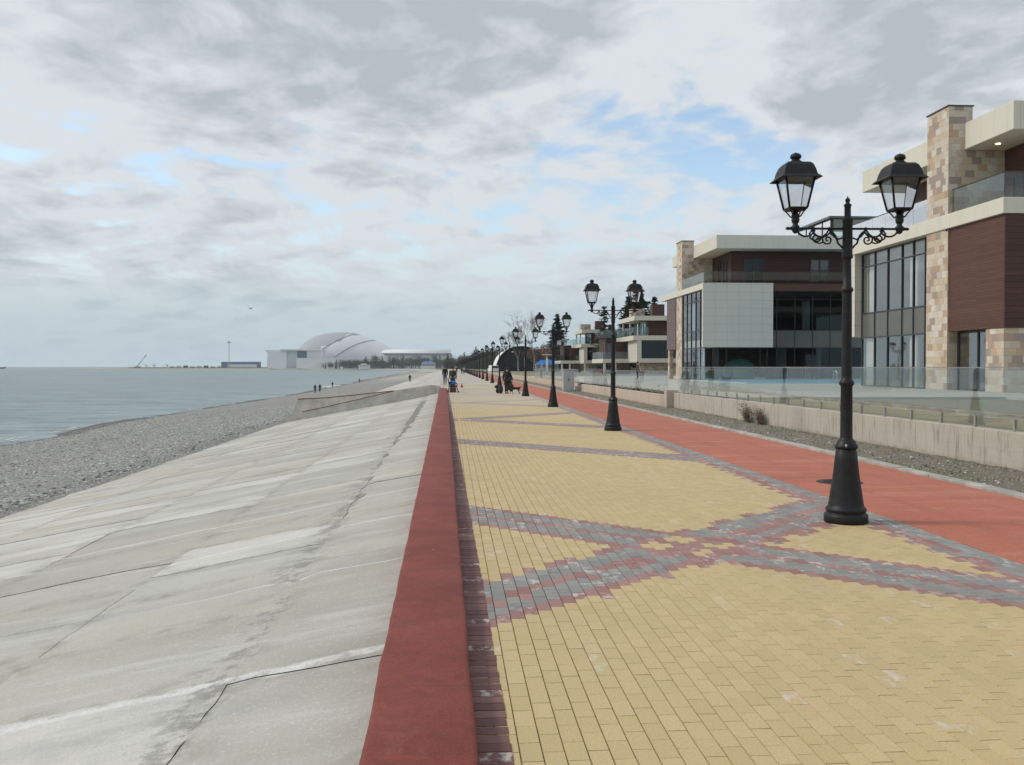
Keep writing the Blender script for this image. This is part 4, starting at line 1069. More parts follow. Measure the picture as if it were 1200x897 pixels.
# --- middle villa
def villa_mid():
    o0 = (21.0, 77.2, .6)
    H = empty('villa', o0, 'middle villa with a large beige panelled box over a garage glass front', 'house', 'modern flat-roofed villas along the promenade')
    b = lambda n, m, *bx, **k: B(H, n, M[m], *bx, org=o0, **k)
    b('roof', 'beige', (22.2, 41, 77.6, 93.4, 11.66, 12.78), bevel=.02)
    b('roof_coping', 'roofdark', (22.8, 40.5, 78.1, 92.8, 12.783, 12.82))
    b('floor_slab', 'beige', (20.98, 22.4, 77.52, 93.2, 8.22, 8.72), (22.4, 27, 77.8, 93.2, 8.22, 8.72), bevel=.02)
    b('stone_column', 'stone', (21.15, 22.25, 85.2, 87.3, .5, 8.215), (21.15, 22.25, 85.2, 87.3, 8.725, 13.25), (22.25, 24.0, 85.25, 87.0, 8.725, 11.65))
    b('column_cap', 'roofdark', (21.1, 22.3, 85.15, 87.35, 13.253, 13.30))
    b('panel_box', 'beige2', (20.95, 26.92, 77.2, 77.51, 3.35, 8.725))
    b('taupe_wall', 'taupe', (21.08, 27, 87.32, 90.9, 3.36, 8.215))
    b('stone_wall', 'stone', (21.5, 27, 88.3, 88.9, .5, 3.355), (21.2, 21.6, 90.3, 90.9, .5, 3.355))
    b('upper_wall', 'brick', (24.0, 41, 79.5, 79.7, 8.725, 11.655), (24.0, 24.2, 79.7, 90, 8.725, 11.655))
    b('timber_band', 'wood', (26.93, 41, 77.5, 79.5, 8.1, 8.7))
    # frontal glazing beneath the upper floor
    xs_ = [26.93, 27.71, 29.3, 30.85, 32.4, 33.95, 35.5, 37]
    window_y(H, 78.6, 26.93, 37, .62, 8.09, xs_, [3.34, 4.82, 7.47], o0, 'dglass', .055, .10, solid=(3.34, 4.82))
    window_y(H, 78.6, 22.6, 26.9, .62, 3.33, [22.6, 23.37, 26.3, 26.9], [], o0, 'bglass', .07, .10)
    window_x(H, 21.25, 77.52, 85.15, .62, 8.2, 5, [3.34, 4.82, 7.4], o0, 'wglass', .08, .12)
    window_y(H, 79.46, 25.12, 26.81, 8.95, 10.97, 2, [], o0, 'dglass', .10)
    window_y(H, 79.46, 30.99, 32.61, 8.95, 10.97, 2, [10.0], o0, 'bglass', .12)
    window_x(H, 23.96, 80.6, 81.6, 8.75, 11.0, 1, [], o0, 'dglass', .1)
    window_x(H, 23.96, 82.6, 83.2, 8.75, 11.0, 1, [], o0, 'dglass', .1)
    rail(H, o0, [(21.15, 85.1), (21.15, 77.7), (37.0, 77.7)], 8.725, .95)
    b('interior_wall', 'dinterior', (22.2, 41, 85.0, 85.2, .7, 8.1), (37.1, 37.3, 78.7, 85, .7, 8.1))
    b('interior_floor', 'interior', (21.4, 37, 78.8, 85.0, 3.4, 4.0), (21.4, 41, 79.75, 85.1, 8.1, 8.2), (21.4, 37, 77.9, 85.0, .55, .64), (21.4, 26.9, 77.9, 78.5, 3.36, 3.5))
    b('interior_pillar', 'offwhite', (30.35, 30.85, 79.2, 79.7, 4.85, 7.4))
    b('interior_pillar', 'offwhite', (28.2, 28.9, 79.5, 80, .65, 3.3))
    b('interior_pillar', 'offwhite', (31.6, 31.9, 79.3, 79.6, .65, 3.3))
    b('curtain', 'palejkt', (21.45, 21.5, 78.2, 80.4, .7, 3.3))
    b('curtain', 'palejkt', (21.45, 21.5, 81.3, 82.6, 4.9, 7.3))
    b('ground_pier', 'frame', (26.9, 27.7, 78.66, 79.0, .6, 3.33), (22.2, 22.6, 78.2, 78.8, .6, 3.33))
    # glass room on the roof
    r = b('roof_room', 'spandrel', (33.8, 41, 82.0, 82.15, 12.84, 13.1), (33.8, 33.95, 82.15, 90, 12.84, 13.1), (33.6, 41.2, 81.8, 90, 14.95, 15.15))
    window_y(H, 82.05, 34.0, 41, 13.1, 14.95, 4, [], o0, 'bglass', .12)
    window_x(H, 33.9, 82.2, 90, 13.1, 14.95, 4, [], o0, 'bglass', .12)
    m = MB(); m.tube([(29.8, 84, 12.8), (30.2, 84, 13.05), (32, 84, 13.25), (34, 84, 13.2)], .16, 6); m.build('roof_vent', M['roofdark'], H, o0)
    return H
villa_mid()
# added teal heap stands in for a cyan reflection in the glass; red stools
m = MB(); m.blob((25.0, 80.2, 1.3), (1.5, .9, 1.1), 9, 12, .12); o = m.build('reflection_heap', simple('teal_reflection', (.10, .38, .42, 1), .35, .1, 2))
tag(o, 'added teal heap standing in for a cyan reflection in the ground floor glass of the middle villa', 'reflection stand-in')
def stool(x, y, z, lab):
    r = empty('bar_stool', (x, y, z), lab, 'stool', 'red bar tables on the terrace')
    m = MB(); m.lathe([(.0, .0), (.28, .0), (.28, .02), (.03, .05), (.03, 1.0)], n=14); m.build('stand', M['steel'], r)
    m = MB(); m.lathe([(.05, 1.0), (.62, 1.02), (.64, 1.06), (.05, 1.12)], n=18); m.build('seat', M['red'], r)
stool(27.6, 75.6, .6, 'left red round table standing behind the blue pool'); stool(29.2, 75.8, .6, 'right red round table standing behind the blue pool')
# pool
P_ = empty('swimming_pool', (22, 62, .6), 'long blue swimming pool in the pale terrace before the middle villa', 'pool')
mw, ntw, bw = newmat('pool_water'); setb(bw, ntw, (.10, .34, .55, 1), .35, 0, ntw.bump(ntw.noise(ntw.geo(), 1.5, 3), .3, .05), .15)
B(P_, 'water', mw, (19.5, 40, 60.5, 74.5, .3, .655), org=(22, 62, .6))
B(P_, 'rim', M['offwhite'], (19.2, 40.3, 60.2, 60.5, .5, .66), (19.2, 40.3, 74.5, 74.8, .5, .68), (19.2, 19.5, 60.5, 74.5, .5, .66), (40, 40.3, 60.5, 74.5, .5, .66), org=(22, 62, .6))
lad = MB()
for dx in (0, .55): lad.tube([(25.2+dx, 60.0, .6), (25.2+dx, 60.0, 1.35), (25.2+dx, 60.2, 1.45), (25.2+dx, 60.5, 1.4), (25.2+dx, 60.6, .6)], .04, 6)
lad.build('ladder', M['steel'], P_, (22, 62, .6))

# --- white boxy villas further on
def villa_far(label):
    H = empty('villa', (32, 165, 0), label, 'house', 'modern flat-roofed villas along the promenade')
    o0 = (32, 165, 0)
    b = lambda n, m, *bx, **k: B(H, n, M[m], *bx, org=o0, **k)
    b('roof', 'beige', (32.3, 47, 164.5, 178.5, 9.95, 10.75))
    b('roof_coping', 'roofdark', (32.8, 46.6, 165, 178, 10.753, 10.8))
    b('stone_chimney', 'stone', (32.8, 35.3, 170, 172, 10.86, 12.3)); b('brown_chimney', 'wood', (36.2, 38.4, 167.5, 169.5, 10.86, 13.0))
    b('upper_wall', 'brick', (35.0, 47, 166.2, 178, 7.28, 9.945))
    window_x(H, 34.95, 167, 176, 7.3, 9.9, 4, [], o0, 'bglass', .2, .2)
    window_y(H, 166.15, 33.6, 34.95, 7.3, 9.9, 1, [], o0, 'bglass', .2, .2)
    b('post', 'offwhite', (32.6, 32.9, 177.5, 177.8, 7.28, 9.94))
    b('post', 'offwhite', (32.6, 32.9, 170.5, 170.8, 7.28, 9.94))
    b('floor_slab', 'beige', (32.2, 47, 164.9, 182, 6.45, 7.275))
    b('beige_wall', 'beige2', (32.9, 47, 165.0, 165.5, 2.45, 3.2), (32.9, 33.7, 165.0, 165.5, 3.2, 6.445), (32.9, 33.2, 165.5, 173.5, 2.45, 6.445), (32.9, 47, 165.5, 173, 2.45, 2.6))
    window_y(H, 165.3, 33.7, 46.9, 3.2, 6.44, [33.7, 38, 42.4, 46.9], [], o0, 'dglass', .14, .2)
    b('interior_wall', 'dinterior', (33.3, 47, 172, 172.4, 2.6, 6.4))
    # lower wing on the sea side
    b('wing_slab', 'beige', (28.0, 33.4, 172.5, 186, 2.45, 3.2))
    b('wing_wall', 'brick', (31.0, 33.5, 176.0, 186, 3.2, 6.44), (29.4, 31.5, 178.0, 186, 3.2, 7.2))
    b('wing_pillar', 'taupe', (29.2, 29.6, 177.6, 178.0, 3.2, 7.2))
    window_x(H, 32.9, 173.6, 176, 3.2, 6.4, 2, [], o0, 'dglass', .15, .2)
    window_y(H, 177.95, 29.65, 30.5, 3.3, 6.2, 1, [], o0, 'bglass', .1, .1)
    rail(H, o0, [(28.1, 186), (28.1, 172.7), (33.0, 172.7)], 3.2, 1.3)
    rail(H, o0, [(32.3, 182), (32.3, 165.1), (35.0, 165.1)], 7.28, 1.5)
    rail(H, o0, [(28.6, 186), (28.6, 176.2), (32.5, 176.2)], 7.2, 1.3)
    b('stone_wall', 'stone', (34, 47, 167, 167.4, -.2, 2.445), (31.5, 34, 178, 178.4, -.2, 2.445))
    b('pillar', 'offwhite', (33.0, 33.4, 165.2, 165.6, -.2, 2.445))
    b('pillar', 'offwhite', (28.2, 28.6, 172.8, 173.2, -.2, 2.445))
    b('pillar', 'offwhite', (30.2, 30.6, 172.8, 173.2, -.2, 2.445))
    window_y(H, 177.9, 28.8, 31.4, 0, 2.4, 2, [], o0, 'dglass', .15, .15)
    return H
v3 = villa_far('nearer of the two white boxy villas, with a dark framed window')
v4 = copy_tree(v3); v4.location = (31.6, 229, .1); v4['label'] = 'farther white boxy villa, left of its twin'; v4.rotation_euler.z = 0

# ------------------------------------------------------------------ arched tent, tents, sheds
tn = empty('arched_tent', (22, 292, 0), 'large arched tent with dark open front and white skin', 'tent')
m = MB(); N = 24; x0t, x1t, ht = 13.9, 29.6, 8.3
def archp(i, s=1.0): 
    a = math.pi*i/N; cx = (x0t+x1t)/2; rr = (x1t-x0t)/2
    return cx-math.cos(a)*rr*s, (math.sin(a)**.8)*ht*s
for Y, k in ((292, 1), (318, 1)):
    for i in range(N+1): X, Z = archp(i); m.v.append((X, Y, Z-.2))
for i in range(N): m.face((i, i+1, N+2+i, N+1+i), True)
m.build('white_skin', M['white'], tn, (22, 292, 0))
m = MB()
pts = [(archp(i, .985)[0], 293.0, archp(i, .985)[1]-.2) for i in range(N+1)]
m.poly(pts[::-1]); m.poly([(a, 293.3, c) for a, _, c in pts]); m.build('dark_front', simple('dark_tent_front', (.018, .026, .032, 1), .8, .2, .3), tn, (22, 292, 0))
m = MB(); m.tube([(archp(i)[0], 291.95, archp(i)[1]-.2) for i in range(N+1)], .16, 6); m.build('arch_frame', simple('dark_tent_edge', (.02, .03, .035, 1), .6, .1, 1), tn, (22, 292, 0))
for x in (22.9, 26.6):
    B(tn, 'banner', M['white'], (x-.17, x+.17, 292.3, 292.4, 1.6, 4.6), org=(22, 292, 0))
m = MB(); m.lathe([(.0, 0), (.35, .0), (.3, .3), (.05, .4)], (19.0, 292.2, 6.2), 10); m.build('floodlight', M['white'], tn, (22, 292, 0))
def gable_tent(x, y, w_, d, h, rh, mat, mat2, label, group=None):
    r = empty('market_tent', (x, y, 0), label, 'tent', group)
    m = MB(); m.v += [(-w_/2, 0, h), (w_/2, 0, h), (w_/2, d, h), (-w_/2, d, h), (-w_/2*.2, d*.5, h+rh), (w_/2*.2, d*.5, h+rh)]
    for f in ((0, 1, 5, 4), (1, 2, 5), (2, 3, 4, 5), (3, 0, 4), (3, 2, 1, 0)): m.face(f)
    m.build('canopy', mat, r)
    for a in (-1, 1):
        for c in (0, 1): B(r, 'leg', M['white'], (a*(w_/2-.1)-.06, a*(w_/2-.1)+.06, c*(d-.12), c*(d-.12)+.12, 0, h))
    B(r, 'side_wall', mat2, (-w_/2+.2, w_/2-.2, d-.3, d-.25, 0, h))
for i, (px_, yy, lab) in enumerate([(24.5, 250, 'blue market tent just right of the arched tent'), (28.0, 262, 'second blue market tent, behind the white sign post'), (25.5, 243, 'low blue canopy nearest the white boxy villas')]):
    gable_tent(px_, yy, 4.2, 3.5, 2.3, 1.3, M['blue'], M['offwhite'], lab, 'blue market tents beside the arched tent')
def signpost(x, y, h, label):
    r = empty('sign_post', (x, y, 0), label, 'post'); m = MB(); m.tube([(0, 0, 0), (0, 0, h)], .07, 8); m.build('post', M['steel'], r)
    B(r, 'board', M['white'], (-.18, .18, -.06, -.01, h*.25, h*.82)); B(r, 'crossbar', M['white'], (-.8, .8, -.04, .04, h-.1, h))
signpost(15.3, 150, 3.7, 'white sign post with a crossbar left of the white boxy villas')
# hipped shed roof behind
r = empty('shed', (55, 330, 0), 'long low shed with a reddish roof behind the arched tent', 'building')
m = MB(); m.box(25, 68, 330, 342, 0, 6.2); m.build('wall', M['taupe'], r, (55, 330, 0))
m = MB(); m.v += [(24.5, 329.5, 6.2), (68.5, 329.5, 6.2), (68.5, 342.5, 6.2), (24.5, 342.5, 6.2), (27, 336, 8.2), (66, 336, 8.2)]
for f in ((0, 1, 5, 4), (1, 2, 5), (2, 3, 4, 5), (3, 0, 4), (3, 2, 1, 0)): m.face(f)
m.build('roof', simple('rusty_roof', (.26, .09, .06, 1), .8, .2, .3), r, (55, 330, 0))
# white van
v = empty('van', (10.9, 245, 0), 'white van parked beyond the wall left of the arched tent', 'van')
B(v, 'body', M['white'], (-.95, .95, -2.4, 2.4, .45, 1.3), (-.85, .85, -2.0, 1.6, 1.3, 2.1), bevel=.15)
B(v, 'windscreen', M['frame'], (-.75, .75, -2.03, -2.01, 1.35, 1.95))
for a in (-1, 1):
    for c in (-1.5, 1.5):
        m = MB(); m.tube([(a*.97, c, .35), (a*.75, c, .35)], .35, 14); m.build('wheel', M['black'], v)
v.rotation_euler.z = R(12)

# ------------------------------------------------------------------ trees
M['bark'] = simple('tree_bark', (.10, .08, .06, 1), .9, .3, 4)
M['palebark'] = simple('pale_bare_bark', (.24, .205, .175, 1), .9, .2, 2)
def leafm(name, c1, c2):
    m, nt, b = newmat(name); a = nt.attr('rnd'); p = nt.geo()
    c = nt.mix(nt.m('ADD', nt.m('MULTIPLY', a.outputs['Fac'], .6), nt.m('MULTIPLY', nt.noise(p, .6, 3), .4)), c1, c2)
    setb(b, nt, c, .75, 0, None, .2); return m
M['needle'] = leafm('conifer_needles', (.014, .026, .016, 1), (.045, .065, .035, 1))
M['needle2'] = leafm('grey_green_needles', (.04, .058, .045, 1), (.085, .105, .08, 1))
M['leaf'] = leafm('evergreen_leaves', (.022, .036, .020, 1), (.07, .085, .045, 1))
M['twig'] = leafm('brown_twigs', (.085, .062, .05, 1), (.16, .12, .095, 1))
def leafmesh(name, tris, mat, parent):
    V = []; F = []; RN = []
    for t, r in tris:
        n = len(V); V += t; F.append(tuple(range(n, n+len(t)))); RN.append(r)
    me = bpy.data.meshes.new(name); me.from_pydata(V, [], F); me.materials.append(mat)
    at = me.attributes.new('rnd', 'FLOAT', 'FACE'); at.data.foreach_set('value', RN); me.update()
    o = bpy.data.objects.new(name, me); COL.objects.link(o); o.parent = parent; return o
def tree_root(kind, loc, label, group): 
    return empty(kind, loc, label, 'tree', group)
def conifer(loc, h, w_, seed, label, mat='needle', group='conifers behind the villas', dens=1.0, lean=0, base=.12):
    q = random.Random(seed); r = tree_root('conifer_tree', loc, label, group)
    m = MB(); m.tube([(0, 0, 0), (lean*.5, 0, h*.5), (lean, 0, h*.97)], [h*.022, h*.014, h*.003], 7)
    tris = []; nl = int(30*dens)
    for k in range(nl):
        t = base+(1-base)*(k/nl); z = h*t; R0 = w_*(1-t)**.75*q.uniform(.75, 1.15)+.15
        nb = int(7+5*(1-t))
        for j in range(nb):
            a = q.uniform(0, 6.283); L = R0*q.uniform(.55, 1.15); z0 = z+q.uniform(-.3, .3)*h/nl
            up = q.uniform(-.12, .2)
            tip = (lean*t+math.cos(a)*L, math.sin(a)*L, z0+up*L)
            if j % 2 == 0: m.tube([(lean*t, 0, z0), tip], [h*.004, h*.0015], 4, False)
            n = max(4, int(L*5*dens))
            for s_ in range(n):
                f = (s_+q.random())/n
                c = Vector((lean*t+math.cos(a)*L*f, math.sin(a)*L*f, z0+up*L*f-.25*(1-f)*0))
                sz_ = h*.028*q.uniform(.6, 1.3)*(1.1-.5*f)
                for _ in range(2):
                    d1 = Vector((q.uniform(-1, 1), q.uniform(-1, 1), q.uniform(-.5, .35))).normalized()*sz_*1.4
                    d2 = Vector((q.uniform(-1, 1), q.uniform(-1, 1), q.uniform(-.7, .7))).normalized()*sz_*.6
                    tris.append(([tuple(c-d1*.3), tuple(c+d2), tuple(c+d1), tuple(c-d2)], q.random()))
    m.build('trunk', M['bark'], r); leafmesh('crown', tris, M[mat], r); return r
def bare_tree(loc, h, w_, seed, label, group=None, mat='palebark'):
    q = random.Random(seed); r = tree_root('bare_tree', loc, label, group)
    m = MB(); mt = MB()
    def grow(p, d, L, rad, depth, mb):
        n = 3; pts = [p]; rr = [rad]
        for i in range(n):
            d = (d+Vector((q.uniform(-.16, .16), q.uniform(-.16, .16), q.uniform(-.02, .12)))).normalized()
            p = p+d*L/n; pts.append(p); rr.append(max(.022, rad*(1-.45*(i+1)/n)))
        (m if depth < 2 else mt).tube(pts, rr, 6 if depth < 2 else 3, False)
        if depth >= 6: return
        k = 3 if depth < 2 else q.choice([2, 3, 3])
        for j in range(k):
            s = q.uniform(.45, 1.0); pp = pts[1+min(2, int(s*3))-0] if j else pts[-1]
            ax = d.orthogonal(); ax.rotate(Matrix.Rotation(q.uniform(0, 6.283), 3, d))
            nd = (d+ax*math.tan(R(q.uniform(14, 38)))).normalized(); nd.z += .10; nd.normalize()
            grow(pp, nd, L*q.uniform(.62, .84), rr[-1]*.72, depth+1, mb)
    grow(Vector((0, 0, 0)), Vector((0, 0, 1)), h*.27, h*.019, 0, m)
    m.build('trunk', M[mat], r); mt.build('crown', M[mat], r); return r
def bush_tree(loc, h, w_, seed, label, mat='leaf', group=None, kind='evergreen_tree', n=900, cat='tree', trunk=True):
    q = random.Random(seed); r = empty(kind, loc, label, cat, group)
    m = MB(); m.tube([(0, 0, 0), (q.uniform(-.2, .2), 0, h*.35), (q.uniform(-.4, .4), q.uniform(-.3, .3), h*.75)], [h*.03, h*.02, h*.006], 6)
    cl = []
    for k in range(9):
        a = q.uniform(0, 6.28); rr = w_*.33*math.sqrt(q.random())*1.2; zz = h*(.35+.55*q.random())
        cl.append((Vector((math.cos(a)*rr, math.sin(a)*rr, zz)), w_*q.uniform(.16, .30)))
        m.tube([(0, 0, h*.3), tuple(cl[-1][0])], [h*.01, h*.004], 4, False)
    tris = []
    for k in range(n):
        c0, rr = q.choice(cl); v_ = Vector((q.gauss(0, 1), q.gauss(0, 1), q.gauss(0, .8))); v_ = v_.normalized()*rr*(q.random()**.4)*1.15
        c = c0+v_; s = h*.022*q.uniform(.6, 1.5)
        d1 = Vector((q.uniform(-1, 1), q.uniform(-1, 1), q.uniform(-1, 1))).normalized()*s; d2 = d1.orthogonal().normalized()*s*.7
        tris.append(([tuple(c-d1), tuple(c+d2), tuple(c+d1), tuple(c-d2)], q.random()))
    m.build('trunk', M['bark'], r); leafmesh('crown', tris, M[mat], r); return r
conifer((43.4, 215, 0), 20.4, 7.2, 1, 'big dark conifer rising behind the nearer white villa, its top above the roof', dens=1.7)
conifer((40.2, 211, 0), 17.8, 5.2, 21, 'dark conifer pressed against the left of the biggest one', dens=1.5)
conifer((48.4, 222, 0), 18.6, 5.4, 22, 'narrow dark conifer just right of the biggest one', dens=.9)
conifer((35.2, 215, 0), 16.0, 4.2, 5, 'sparse grey-green young cedar between the two white villas', 'needle2', dens=.62)
bush_tree((38.4, 225, 0), 12.5, 4.5, 31, 'olive green bushy tree behind the roof between the two white villas', 'needle2', n=1100)
conifer((31.5, 278, 0), 17.5, 5.6, 7, 'dark conifer left of the farther white villa', dens=1.4, base=.08)
conifer((28.9, 260, 0), 7.0, 2.4, 8, 'short conifer at the foot of the tree left of the farther white villa', dens=.6)
bare_tree((21.8, 245, 0), 17.5, 9, 13, 'tall pale leafless tree rising behind the arched tent')
bare_tree((18.2, 255, 0), 14.0, 6, 17, 'smaller leafless tree left of the tall pale one')
bush_tree((24.5, 268, 0), 8.0, 8, 41, 'brown leafless thicket under the tall bare tree', 'twig', n=1500, kind='brown_shrub')
bush_tree((30.0, 275, 0), 7.4, 9, 42, 'brown thicket behind the blue market tents', 'twig', n=1500, kind='brown_shrub')
# dry shrubs in front of the wall
def dry_shrub(x, y, h, seed, lab):
    q = random.Random(seed); r = empty('dry_shrub', (x, y, 0), lab, 'shrub', 'dry shrubs at the foot of the concrete wall'); m = MB(); tris = []
    for k in range(34):
        a = q.uniform(0, 6.28); L = h*q.uniform(.5, 1.1); p = [Vector((q.uniform(-.05, .05), q.uniform(-.25, .25), 0))]; d = Vector((math.cos(a)*.10, math.sin(a)*.55, 1)).normalized()
        for i in range(4): d = (d+Vector((q.uniform(-.15, .05), q.uniform(-.3, .3), 0))).normalized(); p.append(p[-1]+d*L/4)
        m.tube(p, [.006, .005, .004, .003, .002], 3, False)
        for j in range(22):
            c = p[q.randrange(1, 5)]+Vector((q.uniform(-.08, .05), q.uniform(-.08, .08), q.uniform(-.08, .08))); s = q.uniform(.012, .03)
            d1 = Vector((q.uniform(-1, 1), q.uniform(-1, 1), q.uniform(-1, 1))).normalized()*s; d2 = d1.orthogonal().normalized()*s
            tris.append(([tuple(c-d1), tuple(c+d2), tuple(c+d1)], q.random()))
    m.build('stem', M['bark'], r); leafmesh('foliage', tris, M['twig'], r)
dry_shrub(9.08, 28.3, .60, 1, 'left taller dry brown shrub against the concrete wall'); dry_shrub(9.08, 27.0, .50, 2, 'right smaller dry brown shrub against the concrete wall')
# low weeds on the verge
q = random.Random(77); tris = []
for k in range(900):
    Y = 10+q.random()**1.5*60; X = q.choice([q.uniform(7.6, 9.1), 9.1-abs(q.gauss(0, .12))]); c = Vector((X, Y, .0)); 
    for j in range(5):
        d = Vector((q.uniform(-.4, .4), q.uniform(-.4, .4), 1)).normalized()*q.uniform(.02, .07); s = Vector((q.uniform(-1, 1), q.uniform(-1, 1), 0)).normalized()*.006
        tris.append(([tuple(c-s), tuple(c+s), tuple(c+d)], q.random()))
o = leafmesh('weeds', tris, leafm('dry_weeds', (.09, .10, .04, 1), (.22, .19, .10, 1)), None); tag(o, 'thin dry weeds dotted over the dirt verge below the wall', 'weeds', kind='stuff')

# belt of trees along the end of the promenade and round the bay, small in the picture
q = random.Random(99); protos = []
for i in range(3):
    protos.append(('c', conifer((0, 0, 0), 11, 2.6, 60+i, 'x', 'needle', None, .55, base=.05)))
for i in range(4):
    protos.append(('b', bush_tree((0, 0, 0), 9, 8, 70+i, 'x', 'leaf', None, n=800)))
used = set()
def place(kind, loc, s, label, group, sxy=1):
    c = [p for k, p in protos if k == kind]; p = q.choice(c)
    if p.name in used: o = copy_tree(p)
    else: used.add(p.name); o = p
    o.location = loc; o.scale = (s*sxy, s*sxy, s); o.rotation_euler.z = q.uniform(0, 6.28)
    tag(o, label, 'tree', group); return o
G1 = 'trees beyond the far end of the lamp row'
for i in range(34):       # behind the far lamps, right side
    Y = 420+i*17; X = 7.5+Y*.012+q.uniform(0, 14)
    place(q.choice('cbb'), (X, Y, -.2), q.uniform(.85, 1.25)*(.62+Y/1100), 'one of the dark trees crowded behind the far end of the lamp row', G1)
for i in range(46):       # closing the view at the end of the lamp row
    t = i/45; Y = 740+260*q.random(); X = Y*(-.006+.052*t)
    place(q.choice('cbb'), (X, Y, -.2), q.uniform(.85, 1.35)*(.95+.25*t), 'one of the dark trees crowded behind the far end of the lamp row', G1, 1.2)
for i in range(12):
    Y = 330+i*12; X = 17+q.uniform(0, 12)
    place('b', (X, Y, -.2), q.uniform(.5, .75), 'one of the low dark trees left of the arched tent', 'low trees left of the arched tent')
G2 = 'dark trees on the shore below the white arena'
for i in range(70):       # px 378..530 at about 1.9 km
    px_ = 380+148*(i+q.uniform(-.5, .5))/70; Y = 1840+q.uniform(-60, 60); X = fx(px_, Y)
    hh = {True: 2.1, False: 1.6}[(px_ > 428 and px_ < 445) or px_ > 455]*q.uniform(.75, 1.25)
    hh *= .9 if px_ < 395 else 1.1
    place(q.choice('cbbb'), (X, Y, -2), hh*1.0, 'one of the dark trees in a belt below the white arena', G2, 1.25)

# ------------------------------------------------------------------ far shore: arena, halls, pier
def fz(py, Y): return 1.7+(430.2-py)*Y/1100
Y0 = 2150
A = empty('arena', (fx(408, Y0), Y0, 0), 'big white dome-roofed arena with curved ridges across the bay', 'arena')
oA = (fx(408, Y0), Y0, 0)
m = MB()
prof = [(349, 420), (352, 413), (357, 407), (361, 403.5), (367, 398.5), (375, 394), (385, 391.4), (395, 390.2), (405, 390), (415, 390.8), (424, 393), (434, 396.5), (444, 401), (452, 405.5), (460, 410), (466, 414.5), (470, 419)]
NP = 18; nA = len(prof)
shell = []
for j in range(NP+1):
    a = math.pi*j/NP; row = []
    for px_, py in prof:
        zt = fz(py, Y0); s = math.sin(a)**.75
        row.append((fx(px_, Y0)+math.cos(a)*-28*(zt/80), Y0-math.cos(a)*95*(zt/80)**.5, max(0, zt*s)))
    shell.append(row)
for row in shell: m.v += row
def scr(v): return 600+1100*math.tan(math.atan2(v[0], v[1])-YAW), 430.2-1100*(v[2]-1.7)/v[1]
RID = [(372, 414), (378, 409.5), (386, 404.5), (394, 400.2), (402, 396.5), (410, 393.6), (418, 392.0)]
for j in range(NP):
    for i in range(nA-1):
        a = j*nA+i; c = [sum(m.v[k][q] for k in (a, a+1, a+nA+1, a+nA))/4 for q in range(3)]
        sx_, sy_ = scr(c); ly = 430
        for (xa, ya), (xb, yb) in zip(RID, RID[1:]):
            if xa <= sx_ <= xb: ly = ya+(yb-ya)*(sx_-xa)/(xb-xa)
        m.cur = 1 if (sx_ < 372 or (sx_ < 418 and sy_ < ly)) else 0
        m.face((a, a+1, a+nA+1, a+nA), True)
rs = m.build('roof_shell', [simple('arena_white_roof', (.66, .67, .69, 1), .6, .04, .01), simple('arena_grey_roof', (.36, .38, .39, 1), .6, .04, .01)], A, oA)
from mathutils.bvhtree import BVHTree
bv = BVHTree.FromPolygons([Vector(v) for v in m.v], m.f)
for R_ in (RID, [(392, 419), (400, 413.5), (410, 407.5), (420, 403), (430, 400.2), (440, 399.3)]):
    pts = []
    for k in range(30):
        t = k/29*(len(R_)-1); i = min(int(t), len(R_)-2); u = t-i
        px_ = R_[i][0]*(1-u)+R_[i+1][0]*u; py = R_[i][1]*(1-u)+R_[i+1][1]*u
        d = Vector((fx(px_, 1), 1, (430.2-py)/1100)).normalized(); h = bv.ray_cast(Vector((0, 0, 1.7)), d)[0]
        if h: pts.append(h-d*.6)
    if len(pts) > 2:
        mr = MB(); mr.tube(pts, .8, 5); mr.build('ridge', simple('arena_ridge', (.16, .18, .19, 1), .6, .1, .1), A, oA)
m = MB(); m.box(fx(392, Y0), fx(456, Y0), Y0-92, Y0+20, -2, 14); m.build('base', simple('arena_base', (.14, .16, .17, 1), .7, .2, .02), A, oA)
Y1_ = 1985
wb = empty('white_hall', (fx(345, Y1_), Y1_, 0), 'white block-shaped hall with thin flat roof left of the arena', 'building'); ow = (fx(345, Y1_), Y1_, 0)
wm = simple('white_facade', (.78, .79, .79, 1), .7, .05, .01)
B(wb, 'wall', wm, (fx(314, Y1_), fx(336, Y1_), Y1_, Y1_+60, -2, fz(411, Y1_)), (fx(348, Y1_), fx(378, Y1_), Y1_+2, Y1_+60, -2, fz(411.5, Y1_)), org=ow)
B(wb, 'recess', simple('hall_recess', (.55, .59, .62, 1), .7, .1, .02), (fx(336.2, Y1_), fx(348, Y1_), Y1_+3, Y1_+50, -2, fz(411.5, Y1_)), org=ow)
B(wb, 'window', simple('far_teal_glass', (.06, .14, .19, 1), .2, .1, .02), (fx(348.2, Y1_), fx(359.5, Y1_), Y1_+1, Y1_+1.8, fz(420, Y1_), fz(412, Y1_)), org=ow)
B(wb, 'roof', M['white'], (fx(329, Y1_), fx(377.5, Y1_), Y1_-8, Y1_+60, fz(411.3, Y1_), fz(409.8, Y1_)), org=ow)
B(wb, 'low_wing', wm, (fx(350, Y1_), fx(402, Y1_), Y1_-30, Y1_-5, -2, fz(420, Y1_)), org=ow)
Y2_ = 2100
hb = empty('long_hall', (fx(480, Y2_), Y2_, 0), 'long low white hall with a rounded roof right of the arena', 'building'); oh = (fx(480, Y2_), Y2_, 0)
B(hb, 'wall', simple('hall_wall', (.66, .70, .73, 1), .7, .06, .01), (fx(433, Y2_), fx(528, Y2_), Y2_, Y2_+70, -2, fz(415, Y2_)), org=oh)
m = MB(); n0_ = 8
